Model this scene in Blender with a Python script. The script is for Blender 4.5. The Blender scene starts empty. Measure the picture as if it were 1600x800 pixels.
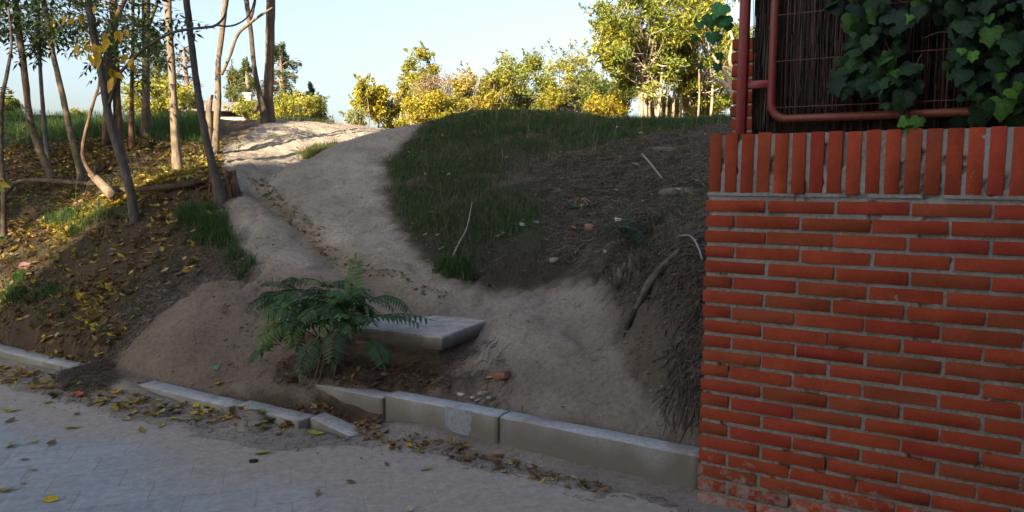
import bpy, math
import numpy as np
from math import radians as R, sin, cos, pi
from mathutils import Vector
rng = np.random.default_rng(7)
sc = bpy.context.scene
# ------------------------------------------------------------------ camera
CH, F, PIT = 1.40, 1155.0, R(6.2)
cam = bpy.data.cameras.new('camera'); co = bpy.data.objects.new('camera', cam); sc.collection.objects.link(co)
cam.sensor_width = 36; cam.lens = F/1600*36; cam.clip_start = .05; cam.clip_end = 500
co.location = (0, 0, CH); co.rotation_euler = (pi/2-PIT, 0, 0); sc.camera = co
# ------------------------------------------------------------------ light
SAZ, SEL = R(26.5), R(24)            # light travels towards +x*sin +y*cos, sinking at SEL
w = bpy.data.worlds.new('World'); sc.world = w; w.use_nodes = True
nt = w.node_tree; bg = nt.nodes['Background']
sky = nt.nodes.new('ShaderNodeTexSky'); sky.sky_type = 'NISHITA'; sky.sun_disc = False
sky.sun_elevation = SEL; sky.sun_rotation = SAZ+pi; sky.air_density = 1.0; sky.dust_density = 3.4; sky.ozone_density = 1.5
hs_ = nt.nodes.new('ShaderNodeHueSaturation'); hs_.inputs['Saturation'].default_value = .78; nt.links.new(sky.outputs[0], hs_.inputs['Color']); nt.links.new(hs_.outputs[0], bg.inputs[0]); bg.inputs[1].default_value = 0.066
sl = bpy.data.lights.new('sun', 'SUN'); sl.energy = 5.0; sl.angle = R(.5); sl.color = (1, .79, .52)
so = bpy.data.objects.new('sun', sl); sc.collection.objects.link(so)
so.rotation_euler = Vector((sin(SAZ)*cos(SEL), cos(SAZ)*cos(SEL), -sin(SEL))).to_track_quat('-Z', 'Y').to_euler()
so.location = (-8, -16, 12)
vs = sc.view_settings; vs.view_transform = 'Standard'; vs.look = 'None'; vs.gamma = 1; vs.exposure = 2.2; vs.use_curve_mapping = False
sc.render.engine = 'CYCLES'; sc.cycles.max_bounces = 6; sc.cycles.transparent_max_bounces = 4
sc.cycles.use_denoising = True
# ------------------------------------------------------------------ helpers
C = sc.collection
def ray(px, py):
    u, v = (px-800)/F, (400-py)/F
    return np.array([u, cos(PIT)+v*sin(PIT), -sin(PIT)+v*cos(PIT)])
def at(px, py, d):                       # point seen at photo pixel px,py at forward distance d
    r = ray(px, py); return np.array([0, 0, CH])+r*(d/r[1])
def tag(o, label=None, cat=None, group=None, kind=None):
    if label: o['label'] = label
    if cat: o['category'] = cat
    if group: o['group'] = group
    if kind: o['kind'] = kind
    return o
def empty(name, loc=(0, 0, 0)):
    o = bpy.data.objects.new(name, None); C.objects.link(o); o.location = loc; o.empty_display_size = .1; return o
def mesh_obj(name, V, Fs, mat, parent=None, col=None, smooth=False, org=None):
    V = np.asarray(V, dtype=np.float32).reshape(-1, 3)
    if not isinstance(Fs, list): Fs = [Fs]
    Fs = [np.asarray(f, dtype=np.int32) for f in Fs if len(f)]
    if parent is not None:
        off = np.array(parent.location if parent.parent is None else parent.location+parent.parent.location, dtype=np.float32); V = V-off; loc = (0, 0, 0)
    elif org is not None:
        V = V-np.asarray(org, dtype=np.float32); loc = org
    else:
        c = V.mean(0); c[2] = V[:, 2].min(); V = V-c; loc = c
    me = bpy.data.meshes.new(name)
    me.vertices.add(len(V)); me.vertices.foreach_set('co', V.ravel())
    nl = sum(f.size for f in Fs); nf = sum(len(f) for f in Fs)
    me.loops.add(nl); me.loops.foreach_set('vertex_index', np.concatenate([f.ravel() for f in Fs]))
    tot = np.concatenate([np.full(len(f), f.shape[1], np.int32) for f in Fs])
    st = np.concatenate([[0], np.cumsum(tot)[:-1]]).astype(np.int32)
    me.polygons.add(nf); me.polygons.foreach_set('loop_start', st)
    try: me.polygons.foreach_set('loop_total', tot)
    except Exception: pass
    if smooth: me.polygons.foreach_set('use_smooth', np.ones(nf, bool))
    if col is not None:
        col = np.asarray(col, dtype=np.float32)
        if col.shape[1] == 3: col = np.c_[col, np.ones(len(col), np.float32)]
        a = me.color_attributes.new('Col', 'FLOAT_COLOR', 'POINT'); a.data.foreach_set('color', col.astype(np.float32).ravel())
    me.update(calc_edges=True); me.validate()
    me.materials.append(mat)
    o = bpy.data.objects.new(name, me); C.objects.link(o); o.location = [float(q) for q in loc]
    if parent is not None: o.parent = parent
    return o
class MB:                                # gathers pieces of ONE mesh
    def __init__(s): s.V = []; s.Q = []; s.T = []; s.Cc = []; s.n = 0
    def add(s, V, Q=None, T=None, col=(1, 1, 1)):
        V = np.asarray(V, float).reshape(-1, 3)
        if Q is not None and len(Q): s.Q.append(np.asarray(Q)+s.n)
        if T is not None and len(T): s.T.append(np.asarray(T)+s.n)
        s.V.append(V); c = np.asarray(col, float)
        s.Cc.append(np.tile(c, (len(V), 1)) if c.ndim == 1 else c); s.n += len(V)
    def build(s, name, mat, parent=None, smooth=False, org=None):
        Fs = []
        if s.Q: Fs.append(np.concatenate(s.Q))
        if s.T: Fs.append(np.concatenate(s.T))
        return mesh_obj(name, np.concatenate(s.V), Fs, mat, parent, np.concatenate(s.Cc), smooth, org)
def hsh(i, j, k=0):
    n = (i*374761393+j*668265263+k*1274126177) & 0xffffffff
    n = ((n ^ (n >> 13))*1274126177) & 0xffffffff
    return ((n ^ (n >> 16)) & 0xffffff)/float(0xffffff)
def vnoise(x, y, k=0):
    x = np.asarray(x, float); y = np.asarray(y, float)
    i = np.floor(x).astype(np.int64); j = np.floor(y).astype(np.int64); u = x-i; v = y-j
    u = u*u*(3-2*u); v = v*v*(3-2*v)
    return (hsh(i, j, k)*(1-u)+hsh(i+1, j, k)*u)*(1-v)+(hsh(i, j+1, k)*(1-u)+hsh(i+1, j+1, k)*u)*v
def fbm(x, y, o=4, k=0):
    r = 0; a = 1; t = 0
    for q in range(o):
        r = r+a*vnoise(x*2**q+q*17.3, y*2**q-q*9.1, k+q); t += a; a *= .5
    return r/t-.5
def sst(a, b, x):
    t = np.clip((x-a)/(b-a), 0, 1); return t*t*(3-2*t)
def norm(v): v = np.asarray(v, float); return v/max(np.linalg.norm(v), 1e-9)
def smoothpath(P, n=4):                  # Catmull-Rom
    P = np.asarray(P, float)
    if len(P) < 3: return P
    Q = np.vstack([2*P[0]-P[1], P, 2*P[-1]-P[-2]]); out = []
    for i in range(1, len(Q)-2):
        for t in np.linspace(0, 1, n, endpoint=False):
            a, b, c, d = Q[i-1], Q[i], Q[i+1], Q[i+2]
            out.append(.5*((2*b)+(c-a)*t+(2*a-5*b+4*c-d)*t*t+(3*b-3*c+d-a)*t**3))
    out.append(P[-1]); return np.array(out)
def tube(mb, P, rad, sides=8, col=(1, 1, 1), rough=0., cap=True, flat=1.):
    P = np.asarray(P, float); n = len(P); rad = np.broadcast_to(np.asarray(rad, float), (n,)) if np.ndim(rad) == 0 or len(rad) == n else np.interp(np.linspace(0, 1, n), np.linspace(0, 1, len(rad)), rad)
    T = np.gradient(P, axis=0); T /= np.maximum(np.linalg.norm(T, axis=1, keepdims=True), 1e-9)
    up = np.array([0, 0, 1.]) if abs(T[0][2]) < .9 else np.array([1., 0, 0])
    N = norm(np.cross(T[0], up)); V = []
    a = np.arange(sides)*2*pi/sides
    for i in range(n):
        N = norm(N-T[i]*N.dot(T[i])); B = np.cross(T[i], N)
        r = rad[i]*(1+rough*rng.normal(size=sides)) if rough else rad[i]
        V.append(P[i]+np.outer(np.cos(a)*r, N)+np.outer(np.sin(a)*r*flat, B))
    V = np.concatenate(V)
    i = np.arange(n-1)[:, None]*sides; j = np.arange(sides)[None]
    Q = np.stack([i+j, i+(j+1) % sides, i+sides+(j+1) % sides, i+sides+j], -1).reshape(-1, 4)
    T3 = []
    if cap:
        V = np.vstack([V, P[0], P[-1]]); m = n*sides
        for q in range(sides):
            T3.append((m, (q+1) % sides, q)); T3.append((m+1, (n-1)*sides+q, (n-1)*sides+(q+1) % sides))
    mb.add(V, Q, T3, col)
def box(mb, c, ax, half, col=(1, 1, 1), jit=0., ch=0.):
    """box centred at c, ax = 3 unit axes (rows), half sizes; ch chamfers by cutting the 8 corners' edges"""
    c = np.asarray(c, float); ax = np.asarray(ax, float); V = []; h = np.asarray(half, float)
    if ch <= 0:
        for z in (-1, 1):
            for y in (-1, 1):
                for x in (-1, 1): V.append(c+ax.T@(h*np.array([x, y, z])+jit*rng.normal(size=3)))
        mb.add(V, [(0, 2, 3, 1), (4, 5, 7, 6), (0, 1, 5, 4), (2, 6, 7, 3), (0, 4, 6, 2), (1, 3, 7, 5)], None, col); return
    # chamfered: 24 vertices, one per (corner, face axis)
    idx = {}
    for s in np.ndindex(2, 2, 2):
        sg = np.array(s)*2-1
        for a in range(3):
            p = sg*(h-ch); p = p.astype(float); p[a] = sg[a]*h[a]; idx[s+(a,)] = len(V); V.append(c+ax.T@(p+jit*rng.normal(size=3)))
    Q = []; T = []
    for a in range(3):
        b, d = (a+1) % 3, (a+2) % 3
        for sa in (0, 1):
            def k(sb, sd):
                s = [0, 0, 0]; s[a] = sa; s[b] = sb; s[d] = sd; return idx[tuple(s)+(a,)]
            f = [k(0, 0), k(1, 0), k(1, 1), k(0, 1)]; Q.append(f if sa else f[::-1])
    for a in range(3):                    # edges parallel to axis a
        b, d = (a+1) % 3, (a+2) % 3
        for sb in (0, 1):
            for sd in (0, 1):
                s0 = [0, 0, 0]; s0[b] = sb; s0[d] = sd; s1 = list(s0); s1[a] = 1; s0 = tuple(s0); s1 = tuple(s1)
                f = [idx[s0+(b,)], idx[s1+(b,)], idx[s1+(d,)], idx[s0+(d,)]]; Q.append(f if (sb ^ sd) else f[::-1])
    for s in np.ndindex(2, 2, 2):
        T.append([idx[s+(0,)], idx[s+(1,)], idx[s+(2,)]])
    mb.add(V, Q, T, col)
# ------------------------------------------------------------------ materials
def mat(name): m = bpy.data.materials.new(name); m.use_nodes = True; m.node_tree.nodes['Principled BSDF'].inputs['Roughness'].default_value = .85; return m
def N(m, t, **k):
    n = m.node_tree.nodes.new(t)
    for a, b in k.items(): setattr(n, a, b)
    return n
def L(m, a, b): m.node_tree.links.new(a, b)
def bsdf(m): return m.node_tree.nodes['Principled BSDF']
def noise(m, scale, det=4, rough=.6, vec=None, dim='3D'):
    n = N(m, 'ShaderNodeTexNoise'); n.inputs['Scale'].default_value = scale; n.inputs['Detail'].default_value = det; n.inputs['Roughness'].default_value = rough
    if vec is not None: L(m, vec, n.inputs['Vector'])
    return n.outputs['Fac']
def ramp(m, fac, stops):
    r = N(m, 'ShaderNodeValToRGB'); cr = r.color_ramp
    while len(cr.elements) < len(stops): cr.elements.new(.5)
    for e, (p, c) in zip(cr.elements, stops):
        e.position = p; e.color = (*c, 1) if not np.isscalar(c) else (c, c, c, 1)
    L(m, fac, r.inputs[0]); return r.outputs[0]
def mixc(m, a, b, fac, mode='MIX'):
    x = N(m, 'ShaderNodeMix', data_type='RGBA', blend_type=mode)
    for s, v in ((x.inputs[6], a), (x.inputs[7], b)):
        if isinstance(v, tuple): s.default_value = (*v, 1)
        else: L(m, v, s)
    if np.isscalar(fac): x.inputs[0].default_value = fac
    else: L(m, fac, x.inputs[0])
    return x.outputs[2]
def bump(m, h, dist, strength=1.):
    b = N(m, 'ShaderNodeBump'); b.inputs['Distance'].default_value = dist; b.inputs['Strength'].default_value = strength
    L(m, h, b.inputs['Height']); L(m, b.outputs[0], bsdf(m).inputs['Normal'])
def vcol(m): a = N(m, 'ShaderNodeVertexColor', layer_name='Col'); return a.outputs[0]
def objc(m): return N(m, 'ShaderNodeTexCoord').outputs['Object']
def add_(m, a, b, op='ADD'):
    x = N(m, 'ShaderNodeMath', operation=op)
    for s, v in ((x.inputs[0], a), (x.inputs[1], b)):
        if np.isscalar(v): s.default_value = v
        else: L(m, v, s)
    return x.outputs[0]

def m_leaf(name, tr=.35, rough=.5, spec=.3):
    m = mat(name); b = bsdf(m); c = vcol(m)
    n = noise(m, 90, 3, .6, objc(m)); c2 = mixc(m, c, ramp(m, n, [(.3, .55), (.7, 1.15)]), 1, 'MULTIPLY')
    L(m, c2, b.inputs['Base Color']); b.inputs['Roughness'].default_value = rough; b.inputs['Specular IOR Level'].default_value = spec
    if tr:
        t = N(m, 'ShaderNodeBsdfTranslucent'); L(m, c2, t.inputs[0]); x = N(m, 'ShaderNodeMixShader'); x.inputs[0].default_value = tr
        out = m.node_tree.nodes['Material Output']; L(m, b.outputs[0], x.inputs[1]); L(m, t.outputs[0], x.inputs[2]); L(m, x.outputs[0], out.inputs[0])
    return m
def m_ground():
    m = mat('ground_soil'); o = objc(m); c = vcol(m)
    n1 = noise(m, 2.2, 8, .62, o); n2 = noise(m, 34, 7, .7, o); n3 = noise(m, 260, 3, .6, o)
    c = mixc(m, c, ramp(m, n1, [(.3, .74), (.7, 1.24)]), 1, 'MULTIPLY')
    c = mixc(m, c, ramp(m, n2, [(.28, .66), (.5, 1.0), (.75, 1.22)]), 1, 'MULTIPLY')
    c = mixc(m, c, ramp(m, n3, [(.3, .78), (.72, 1.2)]), 1, 'MULTIPLY')
    v = N(m, 'ShaderNodeTexVoronoi'); v.inputs['Scale'].default_value = 85; L(m, o, v.inputs['Vector'])
    peb = ramp(m, v.outputs['Distance'], [(.08, 1.), (.17, 0.)])
    gate = ramp(m, noise(m, 9, 3, .6, o), [(.52, 0.), (.62, 1.)])
    g2 = add_(m, peb, gate, 'MULTIPLY')
    c = mixc(m, c, (.30, .27, .23), add_(m, g2, .6, 'MULTIPLY'))
    L(m, c, bsdf(m).inputs['Base Color']); bsdf(m).inputs['Roughness'].default_value = .95; bsdf(m).inputs['Specular IOR Level'].default_value = .15
    h = add_(m, add_(m, n2, add_(m, n3, .25, 'MULTIPLY')), add_(m, g2, .35, 'MULTIPLY'))
    bump(m, h, .032, 1.); return m
def m_concrete(name, base=(.33, .33, .32), side_tint=0.):
    m = mat(name); o = objc(m)
    n1 = noise(m, 3, 7, .65, o); n2 = noise(m, 45, 6, .7, o); n3 = noise(m, 300, 2, .5, o)
    c = mixc(m, base, ramp(m, n1, [(.3, .6), (.7, 1.15)]), 1, 'MULTIPLY')
    c = mixc(m, c, (.20, .165, .13), ramp(m, noise(m, 5, 8, .7, o), [(.45, 0.), (.66, .75)]))
    c = mixc(m, c, ramp(m, n2, [(.3, .72), (.7, 1.15)]), 1, 'MULTIPLY')
    c = mixc(m, c, ramp(m, n3, [(.35, .8), (.65, 1.1)]), 1, 'MULTIPLY')
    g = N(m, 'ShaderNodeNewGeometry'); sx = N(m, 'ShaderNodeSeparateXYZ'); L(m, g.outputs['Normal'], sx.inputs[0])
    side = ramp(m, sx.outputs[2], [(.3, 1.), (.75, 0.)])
    c = mixc(m, c, (.105, .10, .078), add_(m, side, side_tint, 'MULTIPLY'))  # steep faces tinted darker olive than level tops
    L(m, c, bsdf(m).inputs['Base Color']); bsdf(m).inputs['Roughness'].default_value = .9
    bump(m, add_(m, n2, add_(m, n3, .3, 'MULTIPLY')), .006, .9); return m
def m_bark(name, tint=1.):
    m = mat(name); o = objc(m); c = vcol(m)
    mp = N(m, 'ShaderNodeMapping'); mp.inputs['Scale'].default_value = (1, 1, .25); L(m, o, mp.inputs[0])
    n1 = noise(m, 38, 6, .7, mp.outputs[0]); n2 = noise(m, 5, 5, .6, o)
    c = mixc(m, c, ramp(m, n1, [(.3, .55), (.7, 1.25)]), 1, 'MULTIPLY')
    c = mixc(m, c, ramp(m, n2, [(.35, .7), (.65, 1.15)]), 1, 'MULTIPLY')
    L(m, c, bsdf(m).inputs['Base Color']); bsdf(m).inputs['Roughness'].default_value = .9; bsdf(m).inputs['Specular IOR Level'].default_value = .2
    bump(m, n1, .012, 1); return m
def m_brick():
    m = mat('fired_brick'); o = objc(m); c = vcol(m)
    n1 = noise(m, 7, 5, .6, o); n2 = noise(m, 120, 5, .7, o); n3 = noise(m, 22, 7, .72, o)
    c = mixc(m, c, ramp(m, n1, [(.3, .78), (.7, 1.14)]), 1, 'MULTIPLY')
    c = mixc(m, c, ramp(m, n2, [(.3, .82), (.7, 1.1)]), 1, 'MULTIPLY')
    # whitish mortar smears: stronger low on the wall, with a ragged edge of their own
    sx = N(m, 'ShaderNodeSeparateXYZ'); L(m, o, sx.inputs[0])
    low = ramp(m, add_(m, sx.outputs[2], add_(m, n1, .5, 'MULTIPLY')), [(.22, .58), (.60, 0.)])
    f = ramp(m, add_(m, n3, low), [(.76, 0.), (.93, .75)])
    c = mixc(m, c, (.24, .22, .20), f)
    L(m, c, bsdf(m).inputs['Base Color']); bsdf(m).inputs['Roughness'].default_value = .85; bsdf(m).inputs['Specular IOR Level'].default_value = .15
    bump(m, add_(m, n2, n3), .0022, .8); return m
def m_mortar():
    m = mat('cement_mortar'); o = N(m, 'ShaderNodeNewGeometry').outputs['Position']; n2 = noise(m, 70, 6, .75, o); n1 = noise(m, 4, 5, .6, o)
    c = mixc(m, (.235, .22, .185), ramp(m, n2, [(.3, .4), (.7, 1.2)]), 1, 'MULTIPLY')
    sz = N(m, 'ShaderNodeSeparateXYZ'); L(m, o, sz.inputs[0])
    c = mixc(m, c, (.27, .29, .31), add_(m, ramp(m, n1, [(.42, .15), (.62, .75)]), ramp(m, sz.outputs[2], [(.97, .25), (1., 1.)]), 'MULTIPLY'))
    L(m, c, bsdf(m).inputs['Base Color']); bsdf(m).inputs['Roughness'].default_value = .95; bump(m, n2, .008, 1); return m
def m_paint():
    m = mat('weathered_red_paint'); o = objc(m); n1 = noise(m, 6, 6, .65, o); n2 = noise(m, 60, 5, .7, o)
    c = mixc(m, vcol(m), (.11, .042, .026), ramp(m, n1, [(.5, 0.), (.68, .8)]))
    c = mixc(m, c, ramp(m, n2, [(.3, .75), (.7, 1.15)]), 1, 'MULTIPLY')
    L(m, c, bsdf(m).inputs['Base Color']); bsdf(m).inputs['Roughness'].default_value = .5; bump(m, n2, .0015, .6); return m
def m_plain(name, rough=.8, sc_=40, bd=.003):
    m = mat(name); o = objc(m); n2 = noise(m, sc_, 5, .7, o)
    c = mixc(m, vcol(m), ramp(m, n2, [(.3, .7), (.7, 1.18)]), 1, 'MULTIPLY')
    L(m, c, bsdf(m).inputs['Base Color']); bsdf(m).inputs['Roughness'].default_value = rough; bump(m, n2, bd, .7); return m
def m_pave():
    m = mat('dusty_paving'); o = objc(m)
    b = N(m, 'ShaderNodeTexBrick'); L(m, o, b.inputs['Vector']); b.offset = .5; b.inputs['Scale'].default_value = 1
    b.inputs['Brick Width'].default_value = .3; b.inputs['Row Height'].default_value = .2; b.inputs['Mortar Size'].default_value = .008; b.inputs['Mortar Smooth'].default_value = 1.
    b.inputs['Color1'].default_value = (.30, .335, .365, 1); b.inputs['Color2'].default_value = (.245, .275, .30, 1); b.inputs['Mortar'].default_value = (.255, .232, .205, 1); b.inputs['Bias'].default_value = 0
    n1 = noise(m, 1.1, 8, .62, o); n2 = noise(m, 30, 7, .72, o); n3 = noise(m, 240, 3, .6, o)
    c = b.outputs['Color']
    dust = add_(m, N(m, 'ShaderNodeVertexColor', layer_name='Col').outputs[0], add_(m, add_(m, n1, -.5), 1.3, 'MULTIPLY'))
    dn = ramp(m, dust, [(.34, .08), (.66, .97)])
    c = mixc(m, c, (.305, .272, .24), dn)
    c = mixc(m, c, ramp(m, n2, [(.3, .74), (.7, 1.14)]), 1, 'MULTIPLY')
    c = mixc(m, c, ramp(m, n3, [(.3, .8), (.7, 1.15)]), 1, 'MULTIPLY')
    c = mixc(m, c, ramp(m, noise(m, 14, 6, .7, o), [(.35, .85), (.65, 1.08)]), 1, 'MULTIPLY')
    L(m, c, bsdf(m).inputs['Base Color']); bsdf(m).inputs['Roughness'].default_value = .88
    h = add_(m, add_(m, n2, .5, 'MULTIPLY'), add_(m, add_(m, b.outputs['Fac'], -.22, 'MULTIPLY'), add_(m, n3, .25, 'MULTIPLY')))
    bump(m, h, .006, .8); return m
M_G = m_ground(); M_LEAF = m_leaf('foliage'); M_LIT = m_leaf('dead_leaf', .15, .7, .2); M_GRASS = m_leaf('grass_blade', .3, .55, .25); M_IVY = m_leaf('ivy_leaf', .15, .5, .14)
M_KERB = m_concrete('kerb_concrete', (.40, .43, .45), .95); M_SLAB = m_concrete('slab_concrete', (.38, .375, .355), .8)
M_BARK = m_bark('bark'); M_BRICK = m_brick(); M_MORT = m_mortar(); M_PAINT = m_paint(); M_TWIG = m_plain('dry_twig'); M_STONE = m_plain('stone', .9, 60, .004)
M_PAVE = m_pave()
# ------------------------------------------------------------------ terrain
E = np.array([.854, -.519]); Nn = np.array([.519, .854])       # along the kerb (right-near) and away from the street
def st(x, y): return E[0]*x+E[1]*y, Nn[0]*x+Nn[1]*y
def xy(s, t): return E[0]*s+Nn[0]*t, E[1]*s+Nn[1]*t
CP = [  # photo pixel x, y and forward distance of ground points
 (1085, 700, 3.28), (1000, 672, 3.42), (900, 645, 3.62), (780, 628, 3.95), (680, 612, 4.12), (600, 603, 4.25),
 (1085, 640, 3.36), (1085, 560, 3.6), (1085, 480, 3.9), (1088, 400, 4.3), (1095, 330, 4.95), (1100, 270, 6.0), (1130, 205, 8.0),
 (1000, 600, 3.68), (1010, 520, 3.95), (1000, 440, 4.35), (1000, 390, 4.8), (1000, 320, 5.8), (1000, 250, 7.0), (1000, 196, 9.0),
 (900, 600, 3.82), (900, 540, 4.1), (900, 480, 4.45), (900, 425, 4.9), (900, 360, 5.6), (900, 300, 6.4), (900, 230, 7.7), (900, 188, 9.2),
 (800, 600, 4.0), (790, 550, 4.25), (800, 500, 4.6), (800, 455, 5.0), (800, 400, 5.45), (800, 330, 6.2), (800, 260, 7.3), (800, 205, 8.5), (780, 180, 9.3),
 (700, 480, 4.95), (700, 440, 5.2), (700, 380, 5.8), (700, 310, 6.7), (700, 240, 7.9), (700, 186, 9.4),
 (620, 480, 5.0), (620, 430, 5.35), (620, 370, 6.05), (600, 310, 7.0), (610, 250, 8.2), (660, 192, 9.7), (600, 206, 9.2),
 (540, 460, 5.2), (520, 400, 5.75), (540, 340, 6.5), (520, 290, 7.3), (540, 240, 8.3), (470, 268, 7.9),
 (460, 440, 5.45), (430, 380, 5.95), (400, 330, 6.5), (440, 300, 7.2), (400, 288, 7.5),
 (430, 262, 8.6), (470, 236, 9.6), (520, 222, 10.2), (590, 209, 10.8), (380, 250, 8.7), (400, 215, 10.), (480, 205, 10.8), (480, 189, 11.9), (560, 199, 11.6), (400, 188, 11.8),
 (400, 430, 5.6), (340, 470, 5.25), (300, 540, 4.85), (400, 520, 4.9), (420, 590, 4.45), (300, 605, 4.55), (200, 580, 4.85), (250, 480, 5.4), (330, 400, 6.0),
 (520, 600, 4.32), (560, 560, 4.45), (640, 575, 4.33), (720, 570, 4.3), (480, 570, 4.5),
 (0, 540, 5.6), (100, 560, 5.15), (100, 480, 5.75), (0, 470, 6.15), (0, 400, 6.9), (100, 400, 6.5), (200, 400, 6.2), (200, 340, 6.8), (100, 330, 7.4), (0, 320, 8.0), (300, 310, 6.95), (330, 280, 7.3),
 (0, 250, 9.6), (100, 260, 9.0), (200, 260, 8.6), (300, 255, 8.4), (0, 200, 11.3), (100, 200, 11.2), (200, 200, 11.0), (300, 200, 10.8), (340, 225, 9.8),
 (0, 186, 12.3), (150, 184, 12.3), (300, 184, 12.3)]
P3 = np.array([at(*c) for c in CP])
def profile(t):
    return np.interp(t, [2.7, 3.2, 4., 5., 6., 8, 11, 16, 30, 80], [.05, .16, .55, .95, 1.35, 1.95, 2.35, 2.15, 1.75, 1.5])
ring = []
for X, Y in [(-9, 9), (-12, 12), (-9, 14), (-5, 15), (-2, 15), (1, 14), (4, 13), (7, 11), (6, 7), (5, 4), (4, 2), (3, 5), (4.5, 9), (-11, 8.6), (-13, 10), (2.3, 3.2), (3.2, 2.6)]:
    ring.append((X, Y, float(profile(st(X, Y)[1]))))
ring += [(-3, 13.4, 2.25), (-1.5, 13.4, 2.15), (0, 12, 2.15), (2.5, 11.5, 2.1), (-6, 14, 2.2)]
P3 = np.vstack([P3, np.array(ring)])
def tk(r2): return np.where(r2 > 1e-12, .5*r2*np.log(np.maximum(r2, 1e-12)), 0)
n_ = len(P3); K = tk(((P3[:, None, :2]-P3[None, :, :2])**2).sum(-1))+np.eye(n_)*.02
Pm = np.c_[np.ones(n_), P3[:, :2]]; A = np.block([[K, Pm], [Pm.T, np.zeros((3, 3))]])
SOL = np.linalg.solve(A, np.r_[P3[:, 2], 0, 0, 0])
def tps(x, y):
    x = np.asarray(x, float); y = np.asarray(y, float); sh = x.shape; x = x.ravel(); y = y.ravel(); out = np.empty(len(x))
    for i in range(0, len(x), 20000):
        a, b = x[i:i+20000], y[i:i+20000]
        r2 = (a[:, None]-P3[None, :, 0])**2+(b[:, None]-P3[None, :, 1])**2
        out[i:i+20000] = tk(r2)@SOL[:n_]+SOL[n_]+SOL[n_+1]*a+SOL[n_+2]*b
    return out.reshape(sh)
GUL = np.array([at(*p)[:2] for p in [(392, 283, 7.6), (420, 305, 7.0), (450, 330, 6.5), (490, 362, 6.1), (530, 398, 5.7), (590, 432, 5.35), (660, 462, 5.0), (690, 475, 4.9)]])
GUL2 = np.array([at(*p)[:2] for p in [(600, 209, 11.), (520, 232, 9.9), (470, 250, 9.2), (430, 272, 8.5), (392, 285, 7.6)]])
def dist_poly(x, y, G):
    d = np.full(np.shape(x), 1e9)
    for a, b in zip(G[:-1], G[1:]):
        v = b-a; t = np.clip(((x-a[0])*v[0]+(y-a[1])*v[1])/(v@v), 0, 1)
        d = np.minimum(d, np.hypot(x-a[0]-t*v[0], y-a[1]-t*v[1]))
    return d
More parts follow.
